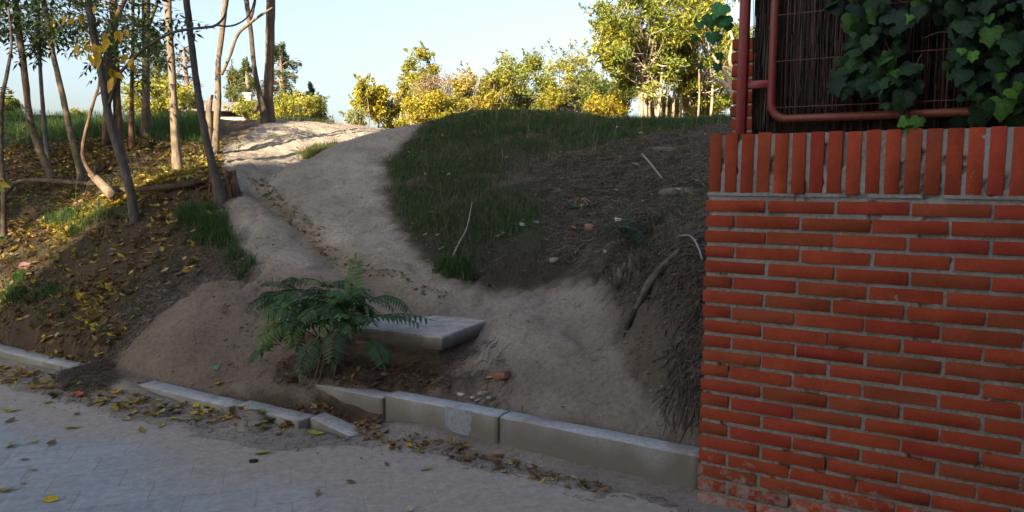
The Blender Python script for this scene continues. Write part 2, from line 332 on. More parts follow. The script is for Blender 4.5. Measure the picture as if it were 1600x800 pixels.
# concrete slab on the path edge
SL_C0 = at(690, 525, 4.3); SL_Z = SL_C0[2]; SU = np.array([-.898, .44]); SV = np.array([.44, .898]); SLEN, SWID = 1.28, .60
def slabuv(x, y): return (x-SL_C0[0])*SU[0]+(y-SL_C0[1])*SU[1], (x-SL_C0[0])*SV[0]+(y-SL_C0[1])*SV[1]
S_JOIN = -2.74
def kfront(s): return np.where(s > S_JOIN, 3.10, 2.70+.08*sst(-3.6, -2.8, s))
def ktop(s): return np.where(s > S_JOIN, .172, .074)
def hgt(x, y, fine=True):
    x = np.asarray(x, float); y = np.asarray(y, float); s, t = st(x, y)
    b = tps(x, y); pr = profile(t)
    wfar = np.clip(sst(13, 17, y)+sst(-8, -12, x)+sst(3.2, 6, x), 0, 1)
    b = b*(1-wfar)+pr*wfar
    b = b-.075*np.exp(-(dist_poly(x, y, GUL)/.16)**2)-.10*np.exp(-(dist_poly(x, y, GUL2)/.2)**2)
    if fine:
        a = sst(2.9, 3.6, t)
        rl = np.abs(fbm(x*2.4+.6*fbm(x*5, y*5, 2, 8), y*2.4, 3, 14)); rl2 = np.abs(fbm(x*6, y*6, 3, 15))
        b = b+a*(.10*fbm(x*1.1, y*1.1, 3, 5)+.055*fbm(x*4, y*4, 4, 9)+.026*fbm(x*14, y*14, 4, 3)-.030*(1-sst(0, .05, rl))-.012*(1-sst(0, .04, rl2)))
        # the clodded bank beside the wall and under the grass edge
        cl = np.exp(-((s+1.05)/.35)**2)*sst(3.15, 3.4, t)*(1-sst(5.5, 6.5, t)); b = b+cl*.10*fbm(x*9, y*9, 4, 21)
        cl2 = np.exp(-(((s+2.35)/.8)**2+((t-3.35)/.3)**2)); b = b+cl2*.09*fbm(x*11, y*11, 4, 31)
    # slab: soil kept below its top inside the footprint, hollow in front of and beside it
    u, v = slabuv(x, y)
    ins = sst(-.06, .02, u)*(1-sst(.75, .95, u+.1*fbm(x*7, y*7, 3, 66)))*sst(-.10, 0., v)*(1-sst(SWID-.32, SWID-.16, v+.25*fbm(x*6, y*6, 3, 67)))
    b = b*(1-ins)+np.minimum(b, SL_Z-.11-.12*(1-sst(0, .35, v)))*ins
    hol = np.exp(-((u+.05)/.14)**2)*sst(-.1, .1, v)*(1-sst(.4, .62, v)); b = b-.10*hol
    fr = sst(-.35, -.02, v)*(1-sst(.05, .2, v))*sst(-.1, .1, u)*(1-sst(SLEN, SLEN+.15, u)); b = b-.05*fr
    # street side
    kf = kfront(s); kt = ktop(s); uu = t-kf
    buried = sst(-5.25, -5.05, s)*(1-sst(-4.55, -4.25, s)); buried = np.maximum(buried, .9*sst(-3.55, -3.4, s)*(1-sst(-3.32, -3.2, s)))
    uk = uu; uu = t-(2.72+.40*sst(-3.15, -2.35, s))
    spill = .006+.016*(fbm(x*6, y*6, 3, 41)+.2)+.030*np.exp(-((s+4.75)/.75)**2)*np.exp(-((uu+.05)/.28)**2)+.03*np.exp(-((s+2.5)/.45)**2)*np.exp(-((uu+.02)/.16)**2)+.018*np.exp(-(uu/.07)**2)+.017*np.exp(-((uu+.05)/.42)**2)
    spill = spill-.07*sst(.2, .75, -uu+.35*fbm(x*4, y*4, 4, 43))-.02; uu = uk
    low = np.minimum(b, kt-.03)
    front = np.where(uu < 0, spill, 0)
    k1 = spill*(1-sst(0, .06, uu))+low*sst(0, .06, uu)
    bb = kt+.012+.03*fbm(x*7, y*7, 3, 51)
    kb = spill+(bb-spill)*sst(-.22, .02, uu)
    k1 = k1*(1-buried)+kb*buried
    back = sst(.10, .2, uu); lim = np.where(uu < .35, np.minimum(b, kt+.01+(uu-.12)*1.6), b)
    r = np.where(uu > .12, k1*(1-back)+lim*back, k1)
    r = np.where(uu > .35, b, r)
    mk = sst(-3.5, -3.3, s)*(1-sst(-2.78, -2.74, s)); cap = .03+.10*sst(-3.0, -3.32, s)+.02*fbm(x*9, y*9, 3, 47)
    r = np.where((t < 3.10) & (mk > 0), r*(1-mk)+np.minimum(r, cap)*mk, r)
    return r
def hit(px, py, fine=True):
    r = ray(px, py); r = r/r[1]; Y = np.arange(2.2, 16, .01)
    X = r[0]*Y; Z = CH+r[2]*Y; d = Z-hgt(X, Y, fine); i = np.argmax(d < 0)
    if not (d < 0).any(): i = len(Y)-1
    return np.array([X[i], Y[i], Z[i]])
# polygons: photo corners dropped onto the terrain (a third number gives the distance directly)
def poly(pts): return np.array([at(*p)[:2] if len(p) == 3 else hit(*p, fine=False)[:2] for p in pts])
def inpoly(x, y, P):
    x = np.asarray(x); y = np.asarray(y); c = np.zeros(x.shape, bool); j = len(P)-1
    for i in range(len(P)):
        a, b = P[i], P[j]
        with np.errstate(divide='ignore', invalid='ignore'):
            c ^= ((a[1] > y) != (b[1] > y)) & (x < (b[0]-a[0])*(y-a[1])/(b[1]-a[1]+1e-12)+a[0])
        j = i
    return c
def soft(x, y, P, wd=.12):
    ins = inpoly(x, y, P); d = dist_poly(x, y, np.vstack([P, P[:1]])); sd = np.where(ins, d, -d)
    return sst(-wd, wd, sd+.16*fbm(x*5, y*5, 4, 77)+.10*fbm(x*17, y*17, 3, 78))
PATH = poly([(1088, 705), (1080, 660), (1030, 640), (985, 590), (950, 520), (945, 450), (890, 430), (820, 455), (760, 452), (690, 438), (655, 405), (615, 350), (592, 300), (598, 250), (640, 212), (682, 188, 9.9), (720, 180, 12), (700, 180, 15), (560, 188, 14), (420, 186, 12.4), (395, 205), (345, 232), (340, 262), (356, 300), (362, 330), (378, 380), (400, 425), (385, 435), (330, 425), (260, 470), (190, 550), (150, 590), (200, 603), (300, 618), (500, 612), (600, 612), (780, 645)])
G1 = poly([(598, 290), (596, 250), (640, 212), (684, 186, 9.8), (720, 175, 12), (1140, 180, 12), (1140, 190), (1090, 205), (960, 222), (880, 250), (800, 240), (800, 290), (860, 330), (850, 380), (780, 385), (740, 425), (690, 430), (650, 385), (615, 340)])
MOUND = poly([(598, 290), (596, 250), (640, 212), (684, 186, 9.8), (720, 175, 14), (1300, 180, 14), (1300, 300, 5), (1095, 420), (1070, 380), (960, 450), (890, 425), (820, 445), (690, 435), (650, 395), (615, 340)])
G2 = poly([(-500, 186, 12.5), (345, 186, 12.4), (345, 225), (300, 232), (150, 222), (0, 240), (-500, 270, 10)])
G3 = poly([(262, 350), (290, 322), (340, 318), (372, 345), (388, 390), (410, 412), (375, 440), (345, 425), (340, 395), (280, 372)])
LIT = poly([(-560, 480, 6.9), (-560, 230, 11), (0, 235), (345, 215), (350, 300), (345, 345), (335, 400), (255, 455), (180, 545), (110, 575), (0, 545)])
BANKR = poly([(1090, 660), (1040, 640), (1000, 590), (965, 520), (980, 440), (1050, 400), (1095, 400)])

# ---- terrain mesh on a kerb-aligned grid, fine near the camera
sx_ = np.concatenate([np.linspace(-70, -14, 24), np.arange(-13.6, -8, .12), np.arange(-8, 1.6, .026), np.arange(1.7, 5, .15), np.linspace(5.4, 60, 22)])
tx_ = np.concatenate([np.arange(2.05, 6.6, .024), np.arange(6.62, 9.2, .036), np.arange(9.25, 14, .07), np.linspace(14.2, 30, 40), np.linspace(32, 130, 24)])
Sg, Tg = np.meshgrid(sx_, tx_); XG, YG = xy(Sg, Tg); HG = hgt(XG, YG)
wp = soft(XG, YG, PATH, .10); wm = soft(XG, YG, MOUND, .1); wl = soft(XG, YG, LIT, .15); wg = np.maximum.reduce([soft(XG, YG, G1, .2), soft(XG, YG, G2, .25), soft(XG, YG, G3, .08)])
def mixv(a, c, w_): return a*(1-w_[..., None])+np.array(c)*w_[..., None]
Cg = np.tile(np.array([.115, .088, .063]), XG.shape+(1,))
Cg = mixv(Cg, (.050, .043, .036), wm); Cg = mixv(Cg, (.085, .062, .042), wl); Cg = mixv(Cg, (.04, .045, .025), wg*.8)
wg0 = wg
n5 = fbm(XG*.9, YG*.9, 4, 13)+.5
bare = sst(.62, .75, fbm(XG*1.6, YG*1.6, 4, 91)+.5)*wm*.8; Cg = mixv(Cg, (.13, .105, .085), bare)
Cg = mixv(Cg, (.315, .288, .255), wp); Cg = mixv(Cg, (.26, .226, .19), wp*sst(.4, .7, n5)*.7)
tstreet = 1-sst(-.1, .15, Tg-kfront(Sg)); Cg = mixv(Cg, (.305, .28, .25), tstreet)
bk = inpoly(XG, YG, poly([(150, 590), (250, 500), (330, 445), (400, 430), (430, 500), (480, 600), (300, 615)])); bk = np.maximum(0, 1-np.hypot((XG+1.95)/1.25, (YG-4.95)/.85)**2.2)*wp; Cg = mixv(Cg, (.185, .145, .115), np.clip(bk*1.6+.35*fbm(XG*7, YG*7, 4, 95)*(bk > 0), 0, .9))
Cg = mixv(Cg, (.12, .10, .08), soft(XG, YG, BANKR, .15)*.8)
Cg = mixv(Cg, (.20, .175, .145), wp*np.exp(-((XG-.55)/.55)**2)*np.exp(-((YG-3.9)/.6)**2)*.8)
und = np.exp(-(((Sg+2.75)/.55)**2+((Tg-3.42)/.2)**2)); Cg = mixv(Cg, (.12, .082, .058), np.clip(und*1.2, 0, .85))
gd = np.exp(-(dist_poly(XG, YG, GUL)/.12)**2); Cg = mixv(Cg, (.17, .14, .09), gd*.6)
nr, nc = XG.shape; idx = np.arange(nr*nc).reshape(nr, nc)
quads = np.stack([idx[:-1, :-1], idx[:-1, 1:], idx[1:, 1:], idx[1:, :-1]], -1).reshape(-1, 4)
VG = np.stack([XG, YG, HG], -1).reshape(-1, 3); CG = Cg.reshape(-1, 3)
wq = wp.ravel()[quads].mean(1) > .5; tq = Tg.ravel()[quads].mean(1)-kfront(Sg.ravel()[quads].mean(1)) < .03
def submesh(name, sel):
    q = quads[sel]; u, inv = np.unique(q, return_inverse=True)
    return mesh_obj(name, VG[u], inv.reshape(q.shape), M_G, None, CG[u], True, (0, 0, 0))
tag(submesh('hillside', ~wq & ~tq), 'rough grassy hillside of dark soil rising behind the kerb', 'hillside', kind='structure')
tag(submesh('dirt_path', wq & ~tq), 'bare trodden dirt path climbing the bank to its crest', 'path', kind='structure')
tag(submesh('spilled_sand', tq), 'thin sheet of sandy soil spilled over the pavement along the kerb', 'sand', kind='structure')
# ---- pavement
PA = R(17.2)
gx = np.concatenate([np.linspace(-40, -7, 12), np.arange(-6.5, 4, .1), np.linspace(4.5, 40, 12)]); gy = np.concatenate([np.linspace(-40, -1, 12), np.arange(0, 9, .1), np.linspace(9.5, 14, 4)])
GX, GY = np.meshgrid(gx, gy)
WX, WY = cos(PA)*GX-sin(PA)*GY, sin(PA)*GX+cos(PA)*GY
s_, t_ = st(WX, WY); lim = 3.0
# keep the sheet under the kerb line, everything behind it tucked below the bank
WZ = np.where(t_ > 3.3, -.3-(t_-3.3)*.0, 0.)
dust = .42+.5*sst(1.1, .25, kfront(s_)-t_)+.22*sst(-3.2, -1.6, s_); dust = dust-.25*np.exp(-((s_+3.4)**2/1.2+(t_-1.9)**2/.25))
pi_ = np.arange(GX.size).reshape(GX.shape); pq = np.stack([pi_[:-1, :-1], pi_[:-1, 1:], pi_[1:, 1:], pi_[1:, :-1]], -1).reshape(-1, 4)
pv = np.stack([GX, GY, WZ], -1).reshape(-1, 3)
keep = (WZ.ravel()[pq] > -.1).all(1); pq = pq[keep]
pav = mesh_obj('pavement', pv, pq, M_PAVE, None, np.repeat(np.clip(dust, 0, 1).reshape(-1, 1), 3, 1), False, (0, 0, 0)); pav.rotation_euler.z = PA
tag(pav, 'worn grey paving tiles covered with sandy dust', 'pavement', kind='structure')
# ---- kerbs
def kerb_block(s0, s1, t0, wd, top, bot=-.12, jit=.004, top_drop=0.):
    mb = MB(); n = max(4, int((s1-s0)/.03)); ss = np.linspace(s0, s1, n); prof = [(0, bot), (0, top-.005), (.006, top), (wd-.005, top), (wd, top-.005), (wd, bot)]
    V = []
    for i, s in enumerate(ss):
        for a, z in prof:
            zz = z+(fbm(s*8, a*50+z*3, 3, 61)*jit*2 if z > 0 else 0)-top_drop*(i/(n-1))*(z > 0)
            tt = t0+a+fbm(s*9, z*20+a*9, 3, 63)*jit*1.6; x, y = xy(s, tt); V.append((x, y, zz))
    k = len(prof); Q = []
    for i in range(n-1):
        for j in range(k-1): Q.append((i*k+j, (i+1)*k+j, (i+1)*k+j+1, i*k+j+1))
    V = np.array(V); mb.add(V, Q)
    for i0, rev in ((0, 0), (n-1, 1)):
        q = [i0*k+j for j in range(k)]; q = q[::-1] if rev else q
        mb.V.append(np.empty((0, 3))); mb.Cc.append(np.empty((0, 3)))
        mb.Q.append(np.array([[q[0], q[1], q[4], q[5]], [q[1], q[2], q[3], q[4]]]))
    return mb.build('kerb_stone', M_KERB, None, False)
KB = [((-1.960, -.925, 3.105, .115, .172), 'long raised kerb stone ending against the brick wall'),
      ((-2.24, -1.970, 3.10, .115, .174), 'short raised kerb stone between the whitish mortar joint and the dark crack'),
      ((-2.72, -2.243, 3.10, .115, .170), 'raised kerb stone below the slab with a clean left corner'),
      ((-3.28, -2.735, 3.095, .115, .150), 'half buried raised kerb stone with broken corner under the leafy shrub')]
for a, lb in KB:
    tag(kerb_block(*a), lb, 'kerb', 'tall kerb stones beside the slab')
KL = [((-3.55, -3.02, 2.735, .12, .072), 'low kerb stone before the broken stub, half hidden by soil'),
      ((-4.42, -3.553, 2.70, .12, .072), 'low kerb stone at the foot of the bare dirt bank'),
      ((-5.35, -4.423, 2.70, .12, .072), 'low kerb stone buried under the fan of fallen soil'),
      ((-6.3, -5.353, 2.70, .12, .072), 'low pale kerb stone left of the twig heap'),
      ((-7.25, -6.303, 2.70, .12, .072), 'low kerb stone at the far left edge of the photo'), ((-8.2, -7.253, 2.70, .12, .072), 'low kerb stone just left of the photo edge'), ((-9.15, -8.203, 2.70, .12, .072), 'low kerb stone farthest left, well outside the photo')]
for a, lb in KL:
    tag(kerb_block(*a), lb, 'kerb', 'low kerb stones along the left bank')
o = kerb_block(-3.005, -2.70, 2.80, .12, .075, top_drop=.05); tag(o, 'broken sloping whitish stub of kerb in front of the raised kerb', 'kerb', 'low kerb stones along the left bank')
# mortar smear on the joint
mb = MB()
g = np.linspace(0, 1, 14); 
Vm = []; 
for a in g:
    for b in g:
        s = -2.30+a*.17; z = .005+b*.172; r = ((a-.5)**2+(b-.75)**2*.35)*(1+2.4*float(fbm(np.array([a*5.]), np.array([b*4.]), 3, 8)[0])); x, y = xy(s, 3.102-.010*max(0, 1-r*3.2)+.003*(fbm(a*9, b*9, 3, 5))); Vm.append((x, y, z))
i_ = np.arange(196).reshape(14, 14); mb.add(Vm, np.stack([i_[:-1, :-1], i_[1:, :-1], i_[1:, 1:], i_[:-1, 1:]], -1).reshape(-1, 4))
M_SM = m_concrete('cement_smear', (.27, .32, .38)); tag(mb.build('mortar_patch', M_SM), 'pale blue-grey mortar smeared over a joint of the raised kerb', 'mortar')

# ------------------------------------------------------------------ concrete slab with its support
root = empty('concrete_slab', (SL_C0[0], SL_C0[1], SL_Z-.3)); tag(root, 'broken concrete slab jutting from the dirt path above the kerb', 'slab')
mb = MB(); nu, nv = 110, 54; U = np.linspace(0, SLEN, nu); Vv = np.linspace(0, SWID, nv)
def slab_pt(u, v, z):
    e = .012; eu = fbm(u*14, v*14, 3, 71)
    x = SL_C0[0]+SU[0]*u+SV[0]*v; y = SL_C0[1]+SU[1]*u+SV[1]*v; return x, y, z
top = []; 
for i, u in enumerate(U):
    for j, v in enumerate(Vv):
        edge = min(u, v, SLEN-u, SWID-v)-.012*abs(fbm(u*22, v*22, 3, 79)); ed = min(1, max(0, .010-edge)/.010)
        uu = u+(.012*fbm(v*25, 3, 3, 72) if i == 0 else 0); vv_ = v+(.012*fbm(u*25, 7, 3, 73) if j == 0 else 0)
        top.append(slab_pt(uu, vv_, SL_Z-.005-ed*(.005+.035*max(0, fbm(u*16, v*16, 3, 75)))+.004*fbm(u*12, v*12, 3, 74)))
top = np.array(top); bot = top.copy(); bot[:, 2] = SL_Z-.088+.006*np.array([fbm(p[0]*12, p[1]*12, 3, 76) for p in bot])
ti = np.arange(nu*nv).reshape(nu, nv); mb.add(top, np.stack([ti[:-1, :-1], ti[:-1, 1:], ti[1:, 1:], ti[1:, :-1]], -1).reshape(-1, 4))
mb.add(bot, np.stack([ti[:-1, :-1], ti[1:, :-1], ti[1:, 1:], ti[:-1, 1:]], -1).reshape(-1, 4))
m0 = nu*nv; rim = list(ti[:, 0])+list(ti[-1, 1:])+list(ti[-2::-1, -1])+list(ti[0, -2:0:-1])
q = [(rim[k], rim[(k+1) % len(rim)], rim[(k+1) % len(rim)]+m0, rim[k]+m0) for k in range(len(rim))]
mb.V.append(np.empty((0, 3))); mb.Cc.append(np.empty((0, 3))); mb.Q.append(np.array(q))
mb.build('slab_top', M_SLAB, root)
mb = MB(); c = np.array(slab_pt(.14+.5, .40, SL_Z-.24)); box(mb, c, [(SU[0], SU[1], 0), (SV[0], SV[1], 0), (0, 0, 1)], (.5, .2, .155), (1, 1, 1), .003, .01)
mb.build('support_block', M_SLAB, root)

# ------------------------------------------------------------------ brick wall
WS0 = st(*at(1100, 500, 3.07)[:2])[0]; WT = 3.035; WAX = np.array([(E[0], E[1], 0), (Nn[0], Nn[1], 0), (0, 0, 1)])
def wp3(s, dt, z): x, y = xy(WS0+s, WT+dt); return np.array([x, y, z])
ZT = at(1110, 211, 3.07)[2]; ZS = at(1106, 300, 3.07)[2]; Z1 = at(1102, 312, 3.07)[2]; PITCH = (Z1-at(1093, 768, 3.07)[2])/20.0
wall = empty('brick_wall', tuple(wp3(0, 0, -.05))); tag(wall, 'low red brick garden wall with a soldier course on top', 'wall')
mb = MB(); mc = MB()
def bcol():
    b = rng.random(); base = np.array((.232, .044, .021)) if b < .7 else (np.array((.205, .048, .022)) if b < .9 else np.array((.235, .038, .022)))
    return base*rng.uniform(.9, 1.08)
BL, JT, BH = .240, .011, PITCH-.0165
k = 0; z = Z1
while z > -.16:
    odd = k % 2; s = 0.0-rng.uniform(0, .006)
    first = True
    zz = z-BH/2
    while s < 4.6:
        Lb = BL if (not first or odd == 0) else .1135
        if k in (2, 4) and first: pass
        if first: Lb *= rng.uniform(.97, 1.03)
        jb = JT*rng.uniform(.7, 1.5)
        out = rng.normal()*.0018
        tilt = rng.normal()*.002
        ax = np.array([norm(WAX[0]+np.array((0, 0, tilt))), WAX[1], norm(WAX[2]-WAX[0]*tilt)])
        box(mb, wp3(s+Lb/2, .0575+out, zz+rng.normal()*.0010), ax, (Lb/2, .0575, BH/2*rng.uniform(.97, 1.03)), bcol(), .0004, .0012)
        s += Lb+jb; first = False
    z -= PITCH; k += 1
mb.build('brick_courses', M_BRICK, wall)
s = .006
while s < 4.6:
    wb = .0490*rng.uniform(.97, 1.03); tl = rng.normal()*.004
    ax = np.array([norm(WAX[0]-np.array((0, 0, tl))), WAX[1], norm(WAX[2]+WAX[0]*tl)])
    box(mc, wp3(s+wb/2, .12+rng.normal()*.0012, (ZT+ZS)/2+rng.normal()*.0015), ax, (wb/2, .12, (ZT-ZS)/2), bcol()*1.10, .0004, .0013); s += wb+.0155*rng.uniform(.85, 1.15)
mc.build('soldier_course', M_BRICK, wall)
# mortar: rough recessed face + the solid core behind it
def mortar_face(s0, s1, z0, z1, dt, amp, ds=.007):
    a = np.arange(s0, s1, ds); b = np.arange(z0, z1+ds, ds); b[-1] = z1; Sa, Zb = np.meshgrid(a, b)
    D = dt-.004+amp*(fbm(Sa*45, Zb*45, 3, 81)*1.3+fbm(Sa*9, Zb*9, 3, 82)*1.1)
    holes = sst(.17, .28, fbm(Sa*11, Zb*11+50, 3, 84)); D = D+holes*.02
    x, y = xy(WS0+Sa, WT+D); V = np.stack([x, y, Zb], -1).reshape(-1, 3); I = np.arange(Sa.size).reshape(Sa.shape)
    return V, np.stack([I[:-1, :-1], I[:-1, 1:], I[1:, 1:], I[1:, :-1]], -1).reshape(-1, 4)
mm = MB()
V, Q = mortar_face(.004, 1.9, -.1, ZS+.004, .0115, .006); mm.add(V, Q)
V, Q = mortar_face(.012, 1.9, ZS-.014, ZT-.0025, .0080, .0035); mm.add(V, Q)
V, Q = mortar_face(.0, 1.9, ZS-.0135, ZS-.001, .003, .004, .003); mm.add(V, Q)
box(mm, wp3(2.32, .13, (ZT-.2)/2-.003), WAX, (2.30, .112, (ZT+.2)/2-.003)); 
mm.build('mortar', M_MORT, wall)
# ------------------------------------------------------------------ brick pillar behind the post
FD = .135                                     # fence plane behind the wall's face
pil = empty('brick_pillar', tuple(wp3(.0, .42, .5))); tag(pil, 'red brick pillar standing behind the red fence post', 'pillar')
mb = MB(); zb = 1.0; zt = at(1160, 54, 3.25)[2]; zz = zt-.028
p0 = at(1141, 200, 3.33); sP = st(p0[0], p0[1])[0]-WS0; tP = st(p0[0], p0[1])[1]-WT
while zz > .9:
    k = int(round(zz*100)) % 2
    offs = rng.normal()*.003
    box(mb, wp3(sP+.125+offs, tP+.06, zz), WAX, (.125, .06, .023), bcol()*.9, .001, .003)
    box(mb, wp3(sP+.06+offs, tP+.185, zz), WAX, (.06, .06, .023), bcol()*.9, .001, .003)
    box(mb, wp3(sP+.19+offs, tP+.185, zz), WAX, (.06, .06, .023), bcol()*.9, .001, .003); zz -= .058
mb.build('brick_shaft', M_BRICK, pil)
mb = MB(); box(mb, wp3(sP+.125, tP+.123, (zt+.9)/2-.02), WAX, (.117, .115, (zt-.9)/2)); mb.build('mortar_core', M_MORT, pil)
# ------------------------------------------------------------------ fence
def onfence(px, py, dt=FD):                  # photo pixel -> point in the fence plane (a vertical plane parallel to the wall)
    r = ray(px, py); n = np.array([Nn[0], Nn[1], 0]); k = (WT+dt)/(r@n); return np.array([0, 0, CH])+r*k
fen = empty('metal_fence', tuple(onfence(1160, 208))); tag(fen, 'red painted tube fence panel with welded wire on top of the wall', 'fence')
RED = (.17, .016, .018); ORA = (.165, .045, .024)
fa = onfence(1158, 206); fb = onfence(1171, 0)
mb = MB(); sF = st(fa[0], fa[1])[0]-WS0
box(mb, wp3(sF, FD, (ZT+2.75)/2), WAX, (.0185, .0185, (2.75-ZT)/2), RED, .0005, .003); mb.build('post', M_PAINT, fen)
fc = onfence(1205, 160); s1 = st(fc[0], fc[1])[0]-WS0; zr = onfence(1300, 183)[2]; rr = .065
pth = [wp3(s1, FD, 2.75), wp3(s1, FD, zr+.5), wp3(s1, FD, zr+rr)]
for a in np.linspace(0, pi/2, 7)[1:]: pth.append(wp3(s1+rr-rr*cos(a), FD, zr+rr-rr*sin(a)))
pth += [wp3(s1+.3, FD, zr), wp3(s1+.7, FD, zr), wp3(s1+1.15, FD, zr)]
for a in np.linspace(0, pi/2, 7)[1:]: pth.append(wp3(s1+1.15+rr*sin(a), FD, zr+rr-rr*cos(a)))
pth += [wp3(s1+1.15+rr, FD, zr+.5), wp3(s1+1.15+rr, FD, 2.75)]
mb = MB(); tube(mb, pth, .0165, 12, ORA)
cc = mb.Cc[0]; zz = mb.V[0][:, 2]; lowpart = (zz < onfence(1200, 95)[2]) & (zz > zr+.02); cc[lowpart] = RED
fr = mb.build('frame', M_PAINT, fen, True)
mb = MB(); hb = onfence(1185, 132)[2]
box(mb, (wp3(sF, FD, hb)+wp3(s1, FD, hb))/2, WAX, ((s1-sF)/2-.012, .004, .016), RED, 0, .002); mb.build('bracket', M_PAINT, fen)
mb = MB(); WC = (.11, .042, .03)
s = s1+.05
while s < s1+1.19:
    j = rng.normal(size=3)*.002; tube(mb, [wp3(s+j[0], FD-.004, zr+.004), wp3(s+j[1], FD-.004, 2.2), wp3(s+j[2], FD-.004, 2.75)], .0019, 5, WC); s += .05
for py in (168, 96, 24, -50, -120, -200):
    zq = onfence(1225, py)[2]; tube(mb, [wp3(s1, FD-.0085, zq), wp3(s1+.6, FD-.008, zq-.002), wp3(s1+1.2, FD-.008, zq)], .0021, 5, WC)
mb.build('wire_mesh', M_PAINT, fen)
fen2 = empty('metal_fence', tuple(wp3(s1+1.35, FD, ZT))); tag(fen2, 'next red fence panel to the right, hidden behind ivy', 'fence')
mb = MB(); box(mb, wp3(s1+1.27, FD, (ZT+2.75)/2), WAX, (.0185, .0185, (2.75-ZT)/2), RED, .0005, .003); mb.build('post', M_PAINT, fen2)
mb = MB(); x0 = s1+1.36; tube(mb, [wp3(x0, FD, 2.75), wp3(x0, FD, zr+rr), wp3(x0+.02, FD, zr+.02), wp3(x0+rr, FD, zr), wp3(x0+1.2, FD, zr)], .0165, 10, ORA); mb.build('frame', M_PAINT, fen2, True)
# reed screen
mb = MB(); scr_d = FD+.045
sA = sF+.03
for i in range(3400):
    s = rng.uniform(sA, 4.4) if i > 2300 else rng.uniform(sA, 1.7); z0 = rng.uniform(ZT-.02, 2.4); ln = rng.uniform(.15, .6); d = scr_d+rng.uniform(-.008, .016)
    tl = rng.normal()*.03; c = np.array((.036, .028, .022))*rng.uniform(.35, 1.8)
    if rng.random() < .035: c = np.array((.13, .11, .09))*rng.uniform(.6, 1)
    P = [wp3(s, d, z0), wp3(s+tl*ln*.5+rng.normal()*.002, d+rng.normal()*.003, z0+ln/2), wp3(s+tl*ln, d, z0+ln)]
    tube(mb, P, rng.uniform(.0012, .0032), 3, c, 0, False)
for zq in np.arange(ZT+.05, 2.7, .1):
    ss = np.linspace(sA, 4.4, 60); tube(mb, [wp3(a, scr_d-.012+rng.normal()*.002, zq+rng.normal()*.002) for a in ss], .0009, 3, (.03, .025, .02), 0, False)
box(mb, wp3((sA+4.4)/2, scr_d+.022, (ZT-.02+2.8)/2), WAX, ((4.4-sA)/2, .003, (2.8-ZT)/2), (.02, .015, .012))
tag(mb.build('reed_screen', M_TWIG), 'dark brown dried heather screen tied behind the wire fence', 'screen')
# ------------------------------------------------------------------ ivy
IV = np.array([(0, -.02), (.20, -.18), (.42, -.10), (.55, .10), (.45, .27), (.45, .50), (.25, .60), (0, .95), (-.25, .60), (-.45, .50), (-.45, .27), (-.55, .10), (-.42, -.10), (-.20, -.18)])
def ivy_leaf(mb, p, out, up, size, col):
    out = norm(out); up = norm(up-out*np.dot(up, out)); r = np.cross(up, out)
    V = [p+out*0]; pts = IV*rng.uniform(.9, 1.1, IV.shape)
    ce = p+up*size*.25+out*size*.06; V = [ce]
    for a, b in pts: V.append(p+r*a*size+up*b*size-out*(abs(a)**1.4*.30+max(0, b-.3)**1.5*.25)*size)
    n = len(pts); T = [(0, i+1, (i+1) % n+1) for i in range(n)]
    cols = np.tile(col, (n+1, 1)); cols[0] *= 1.25
    mb.add(V, None, T, cols)
ivy = empty('ivy', tuple(wp3(1.1, .0, ZT))); tag(ivy, 'dark green ivy hanging over the fence above the brick wall', 'ivy')
mb = MB(); outd = -np.array([Nn[0], Nn[1], 0])
def ivyfill(pg, n, smin, smax, dmin=.02, dmax=.12):
    pg = np.array(pg, float); lo, hi = pg.min(0), pg.max(0); c = 0
    while c < n:
        q = rng.uniform(lo, hi)
        if not inpoly(q[0:1], q[1:2], pg)[0]: continue
        p = onfence(q[0], q[1], FD-rng.uniform(dmin, dmax)); b = rng.random()
        col = np.array((.021, .046, .025)) if b < .62 else (np.array((.018, .036, .031)) if b < .88 else np.array((.04, .09, .022)))
        ivy_leaf(mb, p, outd+rng.normal(size=3)*.38+np.array([0, 0, .35]), np.array([rng.normal()*.35, rng.normal()*.2, -1]), rng.uniform(smin*.6, smax), col*rng.uniform(.7, 1.25)*np.array((.95, 1.12, .92))); c += 1
ivyfill([(1300, -60), (1700, -60), (1700, 35), (1540, 40), (1470, 25), (1400, 45), (1350, 50), (1300, 20)], 130, .05, .085)
ivyfill([(1318, 20), (1420, 10), (1400, 60), (1440, 95), (1428, 150), (1385, 165), (1345, 130), (1305, 138), (1298, 90), (1335, 60)], 84, .05, .08)
ivyfill([(1500, 25), (1700, 0), (1700, 170), (1560, 160), (1535, 190), (1500, 150), (1475, 110), (1490, 80)], 95, .055, .09)
ivyfill([(1370, 140), (1412, 135), (1418, 170), (1380, 175)], 7, .045, .06)
ivyfill([(1480, 100), (1700, 100), (1700, 205), (1560, 200), (1500, 185)], 34, .05, .085, -.02, .05)
for q in [(1503, 82), (1520, 88), (1580, 145), (1565, 120), (1592, 135), (1545, 30), (1420, 30), (1416, 192), (1428, 195), (1422, 200), (1410, 196), (1436, 190)]:
    ivy_leaf(mb, onfence(q[0], q[1]-6, FD-.13), outd+rng.normal(size=3)*.3+np.array([0, 0, .3]), np.array([rng.normal()*.5, 0, -1]), rng.uniform(.03, .055), np.array((.065, .17, .028))*rng.uniform(.7, 1.2))
mb.build('leaves', M_IVY, ivy)
mb = MB()
